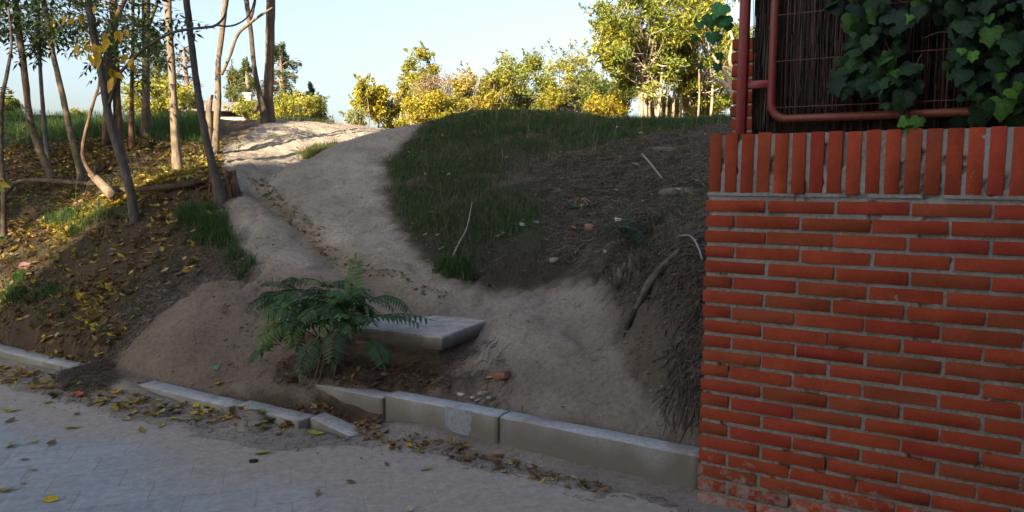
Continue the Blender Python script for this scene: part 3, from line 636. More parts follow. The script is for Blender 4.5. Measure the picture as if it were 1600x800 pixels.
for q in [[(1350, -60), (1360, 20), (1390, 80), (1400, 160)], [(1440, -60), (1425, 30), (1420, 80)], [(1560, -60), (1540, 40), (1520, 110), (1540, 190)], [(1620, -60), (1600, 60), (1590, 150)], [(1440, 60), (1480, 50), (1520, 80), (1580, 90)], [(1425, 150), (1420, 175), (1420, 198)], [(1440, 85), (1425, 110), (1400, 140)]]:
    tube(mb, smoothpath([onfence(a, b, FD-.03+rng.normal()*.01) for a, b in q]), .0028, 5, (.09, .065, .045))
mb.build('stem', M_TWIG, ivy)
sp = empty('ivy_sprig', tuple(onfence(1125, 60, .1))); tag(sp, 'loose ivy sprig dangling in the air left of the red fence post', 'ivy')
mb = MB(); D0 = 2.75
for (a, b, s, sh) in [(1124, 8, .055, 1.0), (1113, 28, .045, .6), (1124, 32, .042, .7), (1120, 50, .04, .45), (1092, 40, .028, .8), (1132, 38, .028, .5), (1085, 62, .024, .7), (1117, 60, .03, .35), (1128, 85, .028, .4), (1126, 100, .03, .3), (1098, 96, .02, .6), (1066, 108, .016, .5)]:
    ivy_leaf(mb, at(a, b, D0)+rng.normal(size=3)*.01, np.array([0, -1, .3])+rng.normal(size=3)*.35, np.array([rng.normal()*.4-.2, 0, -1]), s*1.25, np.array((.05, .17, .06))*(.3+sh))
mb.build('leaves', M_IVY, sp)
mb = MB(); tube(mb, smoothpath([at(1150, -30, 2.9), at(1134, 10, D0), at(1128, 60, D0), at(1110, 85, D0), at(1085, 105, D0), at(1056, 122, D0)]), .0016, 5, (.10, .075, .05)); tube(mb, smoothpath([at(1130, 20, D0), at(1120, 40, D0), at(1124, 90, D0), at(1127, 100, D0)]), .0014, 5, (.10, .075, .05))
mb.build('stem', M_TWIG, sp)
exec_parts = []
del exec_parts
# ------------------------------------------------------------------ scatter tools (whole meshes at once)
def leaf_batch(P, size, tilt=.5, curl=.25, yaw=None, asp=.42):
    n = len(P); yaw = rng.uniform(0, 2*pi, n) if yaw is None else yaw; size = np.broadcast_to(size, (n,))
    tp = np.array([(0, 0), (.45, -1), (.45, 1), (1, 0), (.48, 0)])*1.
    a = rng.normal(size=n)*tilt; b = rng.normal(size=n)*tilt; cu = rng.uniform(-.3, 1, n)*curl
    X = np.stack([cos_(yaw), sin_(yaw), a], -1); X /= np.linalg.norm(X, axis=1, keepdims=True)
    Y = np.stack([-sin_(yaw), cos_(yaw), b], -1); Y /= np.linalg.norm(Y, axis=1, keepdims=True); Z = np.cross(X, Y)
    asp = asp*rng.uniform(.75, 1.25, n)
    V = np.empty((n, 5, 3))
    for k, (u, v) in enumerate(tp):
        h = {0: .6, 3: .8, 4: -.25}.get(k, .55)*cu
        V[:, k] = P+X*((u-.5)*size)[:, None]+Y*(v*asp*size*.5*2*.5)[:, None]*2*.5*1.0+Z*(h*size)[:, None]
    T = np.array([(0, 1, 4), (1, 3, 4), (3, 2, 4), (2, 0, 4)]); F = (T[None]+(np.arange(n)*5)[:, None, None]).reshape(-1, 3)
    return V.reshape(-1, 3), F
cos_, sin_ = np.cos, np.sin
def blades(P, h, wd, lean):
    n = len(P); az = rng.uniform(0, 2*pi, n); fa = rng.uniform(0, 2*pi, n)
    D = np.stack([cos_(az), sin_(az), 0*az], -1); W = np.stack([cos_(fa), sin_(fa), 0*fa], -1)*wd[:, None]
    up = np.array([0, 0, 1.])
    b = P-up*.01; m = P+up*(h*.6)[:, None]+D*(h*lean*.35)[:, None]; t = P+up*(h*(1-.25*lean))[:, None]+D*(h*lean)[:, None]
    V = np.stack([b-W, b+W, m-W*.7, m+W*.7, t], 1).reshape(-1, 3); o_ = (np.arange(n)*5)[:, None]
    return V, (o_+np.array([[0, 1, 3, 2]])), (o_+np.array([[2, 3, 4]]))
def sticks(P, ln, r, pitch=.15, bend=.15, follow=True):
    n = len(P); az = rng.uniform(0, 2*pi, n); pt = rng.normal(size=n)*pitch
    D = np.stack([cos_(az)*cos_(pt), sin_(az)*cos_(pt), sin_(pt)], -1); S = np.stack([-sin_(az), cos_(az), 0*az], -1)
    pts = [P-D*(ln/2)[:, None], P+S*(ln*rng.normal(size=n)*bend)[:, None], P+D*(ln/2)[:, None]]
    if follow:
        for q in (0, 2): pts[q][:, 2] = hgt(pts[q][:, 0], pts[q][:, 1])+np.abs(pts[q][:, 2]-P[:, 2])*.6+.006
    V = np.empty((n, 9, 3)); up = np.array([0, 0, 1.])
    for k, p in enumerate(pts):
        rr = (r*(1, .85, .5)[k])[:, None]
        V[:, k*3] = p+up*rr; V[:, k*3+1] = p-S*rr-up*rr*.5; V[:, k*3+2] = p+S*rr-up*rr*.5
    Q = np.array([(k*3+j, k*3+(j+1) % 3, k*3+3+(j+1) % 3, k*3+3+j) for k in (0, 1) for j in range(3)])
    return V.reshape(-1, 3), (Q[None]+(np.arange(n)*9)[:, None, None]).reshape(-1, 4)
def sample(pg, n, wfun=None):
    lo, hi = pg.min(0), pg.max(0); out = []
    got = 0
    while got < n:
        q = rng.uniform(lo, hi, (n*2, 2)); q = q[inpoly(q[:, 0], q[:, 1], pg)]
        if wfun is not None: q = q[rng.random(len(q)) < wfun(q[:, 0], q[:, 1])]
        out.append(q); got += len(q)
        if len(q) == 0: break
    q = np.concatenate(out)[:n]; return q
def ground_pts(q, dz=0.): return np.c_[q, hgt(q[:, 0], q[:, 1])+dz]
def vary(base, n, lo=.7, hi=1.25): return np.asarray(base)*rng.uniform(lo, hi, (n, 1))
def pick(cols, p, n):
    i = rng.choice(len(cols), n, p=np.array(p)/sum(p)); return np.array(cols)[i]*rng.uniform(.7, 1.25, (n, 1))
# ------------------------------------------------------------------ compound leaves
def comp_template(nl=6, ln=.34, lw=.028, ll=.085, droop=.25):
    V = []; Q = []; 
    for i in range(nl):
        u = .18+.8*i/(nl-1)*1.; x = u*ln; z = -droop*ln*u*u; l = ll*(1-.45*abs(u-.55))
        for sd in (-1, 1):
            b = np.array((x, 0, z)); d = norm((.35, sd, -.25)); s = norm((1, -sd*.35, 0))
            k = len(V); V += [b, b+d*l*.45-s*lw/2, b+d*l*.45+s*lw/2, b+d*l+np.array((.1*l, 0, -.15*l))]; Q.append((k, k+1, k+3, k+2))
    k = len(V); b = np.array((ln, 0, -droop*ln)); V += [b, b+np.array((ll*.4, -lw/2, -.02)), b+np.array((ll*.4, lw/2, -.02)), b+np.array((ll*.9, 0, -.05))]; Q.append((k, k+1, k+3, k+2))
    k = len(V); V += [(0, -.0018, 0), (0, .0018, 0), (ln, .001, -droop*ln), (ln, -.001, -droop*ln), ]; Q.append((k, k+1, k+2, k+3))
    return np.array(V, float), np.array(Q)
def instance(TV, TQ, P, az, pit, scale, roll=None):
    n = len(P); roll = rng.normal(size=n)*.4 if roll is None else roll
    X = np.stack([cos_(az)*cos_(pit), sin_(az)*cos_(pit), sin_(pit)], -1); Y0 = np.stack([-sin_(az), cos_(az), 0*az], -1); Z0 = np.cross(X, Y0)
    Y = Y0*cos_(roll)[:, None]+Z0*sin_(roll)[:, None]; Z = np.cross(X, Y)
    V = P[:, None]+scale[:, None, None]*(TV[None, :, 0:1]*X[:, None]+TV[None, :, 1:2]*Y[:, None]+TV[None, :, 2:3]*Z[:, None])
    return V.reshape(-1, 3), (TQ[None]+(np.arange(n)*len(TV))[:, None, None]).reshape(-1, TQ.shape[1])
CT = comp_template()
CT_NEAR = comp_template(8, .34, .030, .10, .3)
def crown_compound(clumps, n, cols, probs, scale=(.7, 1.2), tp=CT):
    """clumps: list of (centre, radii)"""
    k = rng.integers(0, len(clumps), n); d = rng.normal(size=(n, 3)); d /= np.linalg.norm(d, axis=1, keepdims=True)
    r = rng.random(n)**.45
    P = np.array([clumps[i][0] for i in k])+d*r[:, None]*np.array([clumps[i][1] for i in k])
    az = np.arctan2(d[:, 1], d[:, 0])+rng.normal(size=n)*.6; pit = d[:, 2]*.5+rng.normal(size=n)*.35-.1
    V, Q = instance(tp[0], tp[1], P, az, pit, rng.uniform(*scale, n)); c = np.repeat(pick(cols, probs, n), len(tp[0]), 0)
    return V, Q, c
BARKC = (.125, .098, .078)
def trunk_tree(label, pix, d, top=6.4, crown=None, rscale=.88, limbs=None, group='slender trees on the left bank', barkc=BARKC, foot=.0, name='slim_tree', d2=None, extra=None):
    """pix: [(px, py, width px)] from the foot up to the top of the photo"""
    P = []; Rr = []
    for i, (x, y, w_) in enumerate(pix):
        dd = d if d2 is None else d+(d2-d)*i/(len(pix)-1)
        P.append(at(x, y, dd)); Rr.append(w_*.5*dd/F*rscale)
    P = np.array(P); g = hgt(P[0:1, 0], P[0:1, 1])[0]; base = P[0].copy(); base[2] = g
    ln0 = P[0].copy(); ln0[2] = min(g, P[0][2])-.12
    P = np.vstack([ln0, P]); Rr = [Rr[0]*1.45]+Rr; Rr[1] *= 1.12
    last = P[-1]; dr = norm(P[-1]-P[-2]); dr = norm(dr*.6+np.array([0, 0, .6])); cc = [P]
    ext = []
    if top > last[2]:
        m = 5
        for k in range(1, m+1):
            ext.append(last+dr*(top-last[2])*k/m+rng.normal(size=3)*.05); Rr.append(Rr[-1]*(.82 if k < m else .5))
        P = np.vstack([P, ext])
    Rr = np.array(Rr); S = smoothpath(P, 5); rs = np.interp(np.linspace(0, 1, len(S)), np.linspace(0, 1, len(Rr)), Rr)
    t = empty(name, tuple(base)); tag(t, label, 'tree', group)
    mb = MB(); tube(mb, S, rs, 10, np.array(barkc), .045)
    mb.build('trunk', M_BARK, t, True)
    mb = MB(); ends = []
    if top > last[2]:
        for k in range(7):
            a = rng.uniform(0, 2*pi); f = rng.uniform(.25, 1); b0 = last+dr*(top-last[2])*f
            L_ = rng.uniform(.7, 1.5); e = b0+np.array([cos(a)*L_, sin(a)*L_, rng.uniform(.3, 1.1)]); ends.append(e)
            tube(mb, smoothpath([b0, (b0+e)/2+rng.normal(size=3)*.1+np.array([0, 0, -.1]), e]), [Rr[-2]*.7, Rr[-2]*.5, .006], 6, np.array(barkc), .04)
    if mb.V: mb.build('limbs', M_BARK, t, True)
    for lb in (limbs or []):
        mb = MB(); pts = [at(a, b, dd) for a, b, dd in lb[0]]; tube(mb, smoothpath(pts, 5), [q*.5*lb[0][0][2]/F for q in lb[1]], 7, np.array(barkc), .05); mb.build('limb', M_BARK, t, True)
    cl = []
    if crown:
        for e in ends: cl.append((e, np.array([.65, .65, .45])*rng.uniform(.8, 1.3)))
        cl.append((last+dr*(top-last[2]), np.array([.8, .8, .6])))
    for e in (extra or []): cl.append((at(e[0], e[1], e[2]), np.array([e[3], e[3], e[3]*.6])))
    if cl:
        n = crown if crown else 40
        V, Q, c = crown_compound(cl, n, [(.05, .085, .025), (.035, .065, .025), (.30, .26, .03)], [6, 4, .6])
        mesh_obj('crown', V, Q, M_LEAF, t, c)
    return t
DK = (.085, .07, .06); LT = (.13, .108, .085); BL_ = (.13, .13, .14)
trunk_tree('thin dark tree at the very left edge, rising beside the fallen branch', [(6, 362, 9), (6, 300, 8), (2, 240, 8), (3, 160, 7), (12, 110, 6), (18, 60, 4), (10, -20, 3)], 7.2, 5.6, 70, barkc=DK, extra=[(8, 20, 7.2, .3), (15, 165, 8.5, .12)])
trunk_tree('slim leaning tree, first full trunk from the left edge', [(85, 285, 14), (62, 235, 12), (46, 180, 11), (38, 110, 11), (28, 40, 11), (20, -30, 10)], 8.6, 6.4, 320, barkc=LT, extra=[(40, 5, 8.6, .6), (80, 25, 8.6, .45), (20, 30, 8.6, .3), (60, 0, 8.6, .5)])
trunk_tree('very thin bluish grey tree trunk before the grassy bank', [(74, 240, 8), (68, 180, 7), (62, 90, 6), (59, -20, 6)], 9.6, 6.6, 220, barkc=BL_, extra=[(60, 10, 9.6, .5), (75, 40, 9.6, .35)])
trunk_tree('slim tree leaning left, third tall trunk from the left', [(125, 268, 11), (112, 215, 10), (98, 150, 10), (82, 80, 9), (66, -10, 9)], 8.3, 6.5, 340, barkc=LT, extra=[(110, 15, 8.3, .55), (150, 20, 8.3, .5), (180, 35, 8.3, .35), (100, 50, 8.3, .28), (75, 15, 8.3, .4)])
trunk_tree('dark crooked tree standing nearest, in the middle of the leaf litter', [(211, 350, 16), (204, 300, 15), (192, 255, 16), (172, 190, 13), (158, 110, 13), (146, 50, 13), (136, -20, 12)], 6.7, 6.2, 170, barkc=(.085, .078, .075), extra=[(150, -5, 6.7, .45), (190, 10, 6.7, .35), (215, 20, 6.7, .25)])
trunk_tree('rough brown double trunk behind the dark crooked tree', [(186, 232, 17), (183, 160, 13), (180, 90, 12), (178, 40, 12), (178, -20, 12)], 9.2, 6.8, 200, barkc=(.115, .08, .058), limbs=[([(166, 226, 9.1), (168, 150, 9.1), (172, 60, 9.1), (190, 10, 9.1), (206, -20, 9.1)], [13, 11, 10, 8, 6])], extra=[(190, 60, 9.2, .3), (200, 95, 9.2, .2)])
trunk_tree('thin reddish tree between the double trunk and the straight grey trunk', [(206, 222, 10), (206, 160, 7), (207, 90, 6), (208, 30, 5), (206, -20, 5)], 9.6, 6.4, 110, barkc=(.13, .075, .055), limbs=[([(206, 90, 9.6), (212, 55, 9.6), (218, 30, 9.6)], [4, 3, 3])])
trunk_tree('straight grey brown tree left of the pale sunlit trunk', [(229, 218, 18), (228, 160, 13), (228, 90, 13), (228, 30, 14), (228, -20, 14)], 10.2, 7.2, 200, barkc=(.14, .11, .085), limbs=[([(231, 45, 10.2), (243, 10, 10.2), (252, -10, 10.2)], [6, 5, 3])])
trunk_tree('pale sunlit straight tree with yellow leaves around its foot', [(277, 258, 17), (274, 220, 14), (271, 160, 13), (268, 100, 12), (264, 40, 12), (262, -20, 12)], 7.9, 6.8, 190, barkc=(.19, .155, .12))
trunk_tree('dark smooth leaning tree beside the dirt path above the stump', [(344, 305, 20), (334, 268, 16), (322, 215, 13), (312, 160, 12), (302, 90, 11), (295, 30, 11), (291, -20, 11)], 6.9, 6.5, 190, barkc=(.075, .067, .064))
trunk_tree('forked pale tree at the left border of the dirt path', [(336, 242, 13), (338, 205, 11), (340, 165, 12), (341, 140, 10), (341, 100, 9), (347, 50, 9), (354, -20, 8)], 9.0, 6.8, 190, barkc=(.16, .13, .10), limbs=[([(328, 240, 9.0), (327, 200, 9.0), (327, 165, 9.0), (332, 148, 9.0)], [9, 10, 9, 4]), ([(346, 117, 9.), (358, 90, 9.), (371, 55, 9.), (388, 38, 9.), (410, 22, 9.), (426, 12, 9.)], [5, 5, 5, 5, 4, 3])])
trunk_tree('slender dark trunk leaning against the thickest tree on the crest', [(412, 176, 12), (406, 150, 10), (398, 110, 8), (393, 60, 8), (388, 20, 8), (382, -20, 8)], 11.2, 6.8, 130, barkc=DK, limbs=[([(388, 40, 11.2), (396, 15, 11.2), (400, -10, 11.2)], [5, 4, 3])])
trunk_tree('thickest dark tree on the crest of the path', [(418, 180, 22), (419, 150, 17), (421, 100, 15), (422, 50, 15), (423, -20, 15)], 11.4, 7.6, 230, barkc=(.12, .09, .07), limbs=[([(398, 172, 11.3), (404, 168, 11.3), (414, 172, 11.4)], [7, 8, 9])])
def shade_tree(label, x, y, ztop, zc, rad, n):  # unseen trees added beyond the left side so their crowns shade the bank
    g = gz(x, y); t = empty('slim_tree', (x, y, g)); tag(t, label, 'tree'); mb = MB()
    S = smoothpath([(x, y, g-.1), (x+.1, y, g+1.5), (x-.05, y+.1, zc), (x, y, ztop)], 5); tube(mb, S, [.08, .07, .05, .02], 9, (.14, .11, .09), .04); mb.build('trunk', M_BARK, t, True)
    cl = []; mb = MB()
    for k in range(16):
        a = rng.uniform(0, 2*pi); rr = rad*rng.uniform(.2, 1); c = np.array([x+cos(a)*rr, y+sin(a)*rr, rng.uniform(zc-.5*(ztop-zc), ztop)]); cl.append((c, np.array([.7, .7, .5])*rng.uniform(.7, 1.2)))
        tube(mb, smoothpath([(x, y, c[2]-.6), (np.array([x, y, c[2]-.5])+c)/2, c], 4), [.03, .02, .006], 5, (.14, .11, .09), .03, False)
    mb.build('limbs', M_BARK, t, True)
    V, Q, c = crown_compound(cl, n, [(.05, .085, .025), (.035, .065, .025), (.30, .26, .03)], [6, 4, .6]); mesh_obj('crown', V, Q, M_LEAF, t, c)
def gz(x, y): return float(hgt(np.array([x]), np.array([y]), False)[0])
OT = ['slim leafy tree nearest the kerb just outside the left photo edge', 'bushy tree second from the kerb outside the left photo edge', 'leaning leafy tree beyond the left photo edge, in the middle of the group', 'broad tree farthest left of the bank, out of the photo', 'tree behind the bushy one outside the left photo edge', 'tall far tree of the group outside the left photo edge', 'leafy tree closest to the viewer among those outside the left photo edge', 'round crowned tree in the back row outside the left photo edge']
for i, (x, y, zt_, zc_, rd_, n) in enumerate([(-7.4, 3.9, 5.0, 3.9, .95, 480), (-8.3, 4.9, 6.2, 4.1, 1.3, 800), (-8.2, 6.2, 5.8, 4.1, 1.3, 800), (-10.3, 6.2, 6.6, 4.2, 1.9, 1000), (-8.7, 3.3, 6.2, 4.2, 1.3, 700), (-10.5, 8.6, 6.4, 3.8, 1.8, 900), (-7.9, 2.1, 5.4, 3.7, 1.25, 800), (-9.4, 4.4, 5.6, 3.9, 1.3, 700)]):
    shade_tree(OT[i], x, y, zt_, zc_, rd_, n)
# long arching branch crossing the trunks, growing from a tree outside the frame... it is rooted on the dark crooked tree
br = empty('arching_branch', tuple(at(172, 190, 6.6))); tag(br, 'long dark branch arching across the pale trunks from left to right', 'branch')
mb = MB(); tube(mb, smoothpath([at(168, 170, 6.7), at(186, 118, 6.6), (at(205, 96, 6.5)), at(228, 74, 6.4), at(262, 54, 6.3), at(292, 46, 6.3), at(320, 43, 6.25), at(338, 39, 6.2), at(352, 22, 6.2), at(358, -12, 6.2)], 6), [.016, .014, .013, .012, .011, .011, .012, .010, .008, .005], 8, (.07, .062, .06), .05)
mb.build('main_branch', M_BARK, br, True)
mb = MB(); tube(mb, smoothpath([at(338, 39, 6.2), at(356, 41, 6.2), at(374, 36, 6.2), at(390, 22, 6.2), at(399, -6, 6.2)], 6), [.009, .008, .007, .006, .004], 6, (.07, .062, .06), .05)
mb.build('side_branch', M_BARK, br, True)
# curved sapling from its log, fallen branch, stumps
sap = empty('curved_sapling', tuple(at(165, 298, 7.3))); tag(sap, 'bow shaped sapling springing from the short pale log', 'sapling')
mb = MB(); tube(mb, smoothpath([at(158, 288, 7.3), at(140, 268, 7.35), at(130, 245, 7.4), at(131, 220, 7.4), at(138, 190, 7.4), at(146, 160, 7.4), at(153, 140, 7.4)], 6), [.024, .020, .019, .018, .016, .014, .012], 8, (.13, .09, .065), .05)
mb.build('stem', M_BARK, sap, True)
mb = MB(); tube(mb, smoothpath([at(153, 143, 7.4), at(156, 115, 7.4), at(160, 95, 7.4)], 6), [.010, .008, .004], 6, (.09, .07, .06), .05); tube(mb, smoothpath([at(150, 150, 7.4), at(165, 138, 7.3), at(178, 122, 7.3)], 6), [.010, .008, .004], 6, (.09, .07, .06), .05); mb.build('twig', M_BARK, sap, True)
mb = MB(); tube(mb, smoothpath([at(143, 272, 7.45), at(155, 284, 7.3), at(168, 297, 7.15), at(175, 306, 7.05)], 5), [.034, .042, .046, .044], 10, (.20, .155, .12), .05)
tag(mb.build('short_log', M_BARK, None, True), 'short pale sunlit log lying under the curved sapling', 'log')
mb = MB(); a_ = hit(150, 297); tube(mb, smoothpath([a_+np.array([0, 0, .06]), hit(110, 298)+np.array([0, 0, .09]), hit(60, 300)+np.array([0, 0, .13]), hit(28, 302)+np.array([0, 0, .12]), hit(10, 312)+np.array([0, 0, .07]), hit(-6, 325)+np.array([0, 0, .02])], 6), [.02, .026, .026, .025, .024, .02], 8, (.12, .095, .075), .06)
tag(mb.build('fallen_branch', M_BARK, None, True), 'long fallen branch lying across the litter to the left photo edge', 'branch')
mb = MB(); tube(mb, smoothpath([hit(175, 302)+np.array([0, 0, .03]), hit(230, 304)+np.array([0, 0, .05]), hit(290, 297)+np.array([0, 0, .05]), hit(320, 290)+np.array([0, 0, .03])], 6), [.03, .035, .03, .02], 8, (.06, .045, .035), .1)
tag(mb.build('dark_log', M_BARK, None, True), 'dark half rotten log lying before the dark leaning tree', 'log')
def stump(px, py, r, h, col, label, n=26):
    c = hit(px, py); mb = MB()
    for k in range(n):
        a = rng.uniform(0, 2*pi); rr = r*rng.uniform(.3, 1.); p = c+np.array([cos(a)*rr, sin(a)*rr, -.05]); p[2] = hgt(p[0:1], p[1:2])[0]-.04
        hh = h*rng.uniform(.35, 1.1); e = p+np.array([rng.normal()*.02-cos(a)*.01, rng.normal()*.02, hh]); wd = r*rng.uniform(.12, .26)
        tube(mb, [p, (p+e)/2+rng.normal(size=3)*.008, e], [wd, wd*.9, wd*.45], 5, np.array(col)*rng.uniform(.6, 1.35), .22)
    return tag(mb.build('tree_stump', M_BARK), label, 'stump')
stump(350, 305, .16, .24, (.13, .075, .05), 'splintered reddish stump at the foot of the dark leaning tree', 40)
stump(155, 268, .05, .2, (.20, .14, .10), 'small broken stump between two slim trunks in the litter', 10)
stump(985, 432, .11, .15, (.10, .085, .068), 'frayed grey stump on the bank near the brick wall', 34)
# ------------------------------------------------------------------ hanging yellow leaves (near, in focus)
ysp = empty('yellow_leaf_spray', tuple(at(160, 90, 4.4))); tag(ysp, 'bright yellow leaves hanging from thin twigs before the dark crooked tree', 'leaves')
pts = [(128, 78), (133, 70), (137, 82), (122, 68), (140, 88), (150, 78), (156, 70), (152, 86), (147, 66), (168, 58), (164, 50), (181, 48), (186, 46), (196, 44), (204, 92), (200, 84), (203, 98), (208, 88), (180, 112), (176, 120), (172, 106), (130, 20), (122, 24), (116, 27), (108, 26), (102, 25), (148, 8), (174, 122)]
P = np.array([at(a, b, 4.4+rng.uniform(-.1, .1)) for a, b in pts]); mb = MB()
for p, (a, b) in zip(P, pts):
    s = rng.uniform(.055, .085) if b > 30 else .05; dn = norm(np.array([rng.normal()*.35, rng.normal()*.3, -1])); sd = norm(np.cross(dn, np.array([rng.normal()*.5, -1, 0]))); nn = np.cross(dn, sd)
    V = [p, p+dn*s*.35+sd*s*.30, p+dn*s*.7+sd*s*.2, p+dn*s*1.15, p+dn*s*.7-sd*s*.2, p+dn*s*.35-sd*s*.30, p+dn*s*.5+nn*s*.10]
    mb.add(V, None, [(0, 1, 6), (1, 2, 6), (2, 3, 6), (3, 4, 6), (4, 5, 6), (5, 0, 6)], np.array((.52, .33, .02))*rng.uniform(.75, 1.1))
mb.build('leaves', M_LEAF, ysp)
mb = MB()
for q in [[(160, -20), (150, 8), (120, 22), (100, 22)], [(128, 18), (135, 45), (150, 66), (128, 66)], [(176, -10), (166, 30), (166, 60)], [(192, -10), (190, 30), (184, 44), (200, 40)], [(196, 10), (196, 60), (204, 90)], [(194, 40), (182, 80), (175, 118)]]:
    tube(mb, smoothpath([at(a, b, 4.4) for a, b in q]), .0022, 5, (.08, .06, .05))
mb.build('twig', M_TWIG, ysp)
ls = empty('yellow_leaf_spray', tuple(at(0, 292, 4.2))); tag(ls, 'yellow green leaves poking in at the left photo edge above the kerb bank', 'leaves')
mb = MB()
for a, b, g in [(4, 284, 0), (10, 290, 0), (2, 296, 1), (6, 372, 1), (-4, 280, 0)]:
    p = at(a, b, 4.2); s = .075; dn = norm(np.array([1, 0, -.35+rng.normal()*.3])); sd = norm(np.cross(dn, (0, -1, .3))); nn = np.cross(dn, sd); p = p-dn*s*.6
    mb.add([p, p+dn*s*.4+sd*s*.24, p+dn*s, p+dn*s*.4-sd*s*.24, p+dn*s*.5+nn*s*.08], None, [(0, 1, 4), (1, 2, 4), (2, 3, 4), (3, 0, 4)], (.42, .36, .03) if not g else (.16, .26, .03))
mb.build('leaves', M_LEAF, ls)
mb = MB(); tube(mb, smoothpath([at(-60, 420, 4.2), at(-30, 330, 4.2), at(-10, 290, 4.2), at(4, 282, 4.2)]), .003, 5, (.1, .08, .05)); tube(mb, smoothpath([at(-50, 400, 4.2), at(-20, 375, 4.2), at(4, 371, 4.2)]), .003, 5, (.1, .08, .05)); mb.build('twig', M_TWIG, ls)
# ------------------------------------------------------------------ background trees
def gz(x, y): return float(hgt(np.array([x]), np.array([y]), False)[0])
def bg_tree(name, label, d, cx, top_px, halfw_px, bot_px=200, n=5200, cols=None, probs=None, leaf=.11, clumps=26, trunks=((0, .05),), group='trees and bushes behind the crest', open_=.45, barkc=(.22, .18, .15), depth=1., asp=.5, twiggy=0, cr=(.17, .36), shoots=26):
    t_ = at(cx, top_px, d); b_ = at(cx, bot_px, d); hw = halfw_px*d/F; zc = (t_[2]+b_[2])/2; hz = (t_[2]-b_[2])/2
    g = gz(t_[0], d); tr = empty(name, (t_[0], d, g)); tag(tr, label, 'tree' if 'tree' in name or 'cedar' in name or 'cypress' in name else 'bush', group)
    cen = np.array([t_[0], d, zc]); cl = []
    while len(cl) < clumps:
        v = rng.uniform(-1, 1, 3); r = np.linalg.norm(v)
        if r > 1 or r < .25: continue
        v *= (.86+.14*rng.random()); cl.append((cen+v*np.array([hw, hw*depth, hz])*.88, np.array([1, 1, .75])*(rng.uniform(*cr)*min(hw, hz*1.3))))
    k = rng.integers(0, len(cl), n); dv = rng.normal(size=(n, 3)); dv /= np.linalg.norm(dv, axis=1, keepdims=True); rr = rng.random(n)**open_
    P = np.array([cl[i][0] for i in k])+dv*rr[:, None]*np.array([cl[i][1] for i in k])+rng.normal(size=(n, 3))*.05
    cc = np.array([pick(cols, probs, 1)[0] for _ in cl])[k]*.6+.4*pick(cols, probs, n); cc *= rng.uniform(.8, 1.2, (n, 1))
    SH = []
    for q in range(shoots):
        c0_, r0_ = cl[rng.integers(len(cl))]; d0 = rng.normal(size=3)*np.array([.8, .5, .3])+np.array([0, 0, .75]); d0 /= np.linalg.norm(d0)
        s0_ = c0_+d0*r0_; L0 = rng.uniform(.25, .75)*(hz*.35+.3); ff = rng.random(34)[:, None]; SH.append(s0_+d0*ff*L0+rng.normal(size=(34, 3))*.05*(1.2-ff))
    if SH:
        SH = np.concatenate(SH); P = np.vstack([P, SH]); cc = np.vstack([cc, pick(cols, probs, len(SH))]); n = len(P)
    V, F_ = leaf_batch(P, rng.uniform(.6, 1.3, n)*leaf, .9, .3, None, asp)
    mesh_obj('crown', V, F_, M_LEAF, tr, np.repeat(cc, 5, 0))
    for fx, r in trunks:
        mb = MB(); b0 = np.array([t_[0]+fx*hw, d+rng.normal()*.2, gz(t_[0]+fx*hw, d)-.1]); m = b0+np.array([rng.normal()*.12, 0, (zc-b0[2])*.6]); e = cen+np.array([fx*hw*1.1+rng.normal()*.3, 0, hz*.2])
        tube(mb, smoothpath([b0, m, e], 5), [r, r*.8, r*.45], 7, np.array(barkc)*rng.uniform(.85, 1.15), .05); mb.build('trunk', M_BARK, tr, True)
    mb = MB()
    for c_, r_ in cl:
        f = trunks[rng.integers(0, len(trunks))]; s0 = np.array([t_[0]+f[0]*hw, d, zc-hz*.4+rng.uniform(-.3, .3)*hz])
        tube(mb, smoothpath([s0, (s0+c_)/2+np.array([0, 0, -.1*hz]), c_], 4), [f[1]*.5, f[1]*.3, .01], 5, np.array(barkc), .04, False)
        for q in range(3+twiggy):
            e = c_+rng.normal(size=3)*r_*.8; tube(mb, [c_, e], [.010, .004], 3, np.array(barkc)*1.1, 0, False)
    mb.build('limbs', M_BARK, tr, True)
    return tr
YEL = [(.42, .36, .035), (.30, .30, .05), (.20, .22, .05)]; GRN = [(.22, .26, .06), (.16, .20, .055), (.32, .33, .06)]; GLD = [(.46, .37, .035), (.40, .36, .04), (.24, .25, .05)]; PNK = [(.33, .25, .16), (.28, .22, .14), (.30, .28, .09)]
bg_tree('yellow_bush', 'bright yellow bush at the left end of the row behind the crest', 22, 602, 116, 46, 215, 6000, YEL, [6, 3, 1], trunks=((-.3, .03), (0, .04), (.4, .03)))
bg_tree('yellow_bush', 'thin stemmed yellow sprouts sticking out left of the bright yellow bush', 21, 566, 128, 13, 190, 420, YEL, [5, 4, 1], .10, 9, ((-.4, .012), (0, .015), (.5, .012)))
bg_tree('ash_tree', 'olive yellow tree crown rising highest above the pinkish bush', 27, 664, 70, 42, 180, 6500, [(.30, .29, .04), (.22, .24, .04), (.36, .33, .04)], [4, 4, 2])
bg_tree('dry_bush', 'pinkish brown dry twiggy bush in the middle of the row', 24, 696, 104, 56, 210, 7000, PNK, [5, 4, 2], .075, 30, ((-.3, .03), (0, .04), (.3, .03)), open_=.6, twiggy=8)
bg_tree('yellow_bush', 'low yellow bush just over the bare hump of the path', 20, 672, 136, 66, 215, 7500, YEL, [6, 2, 1], .09, 26, ((-.4, .03), (0, .03), (.4, .03)))
bg_tree('yellow_bush', 'yellow brown bush where the grassy mound begins', 21, 745, 108, 40, 210, 5600, [(.38, .30, .06), (.33, .27, .12), (.40, .36, .04)], [4, 4, 3], .09, 20)
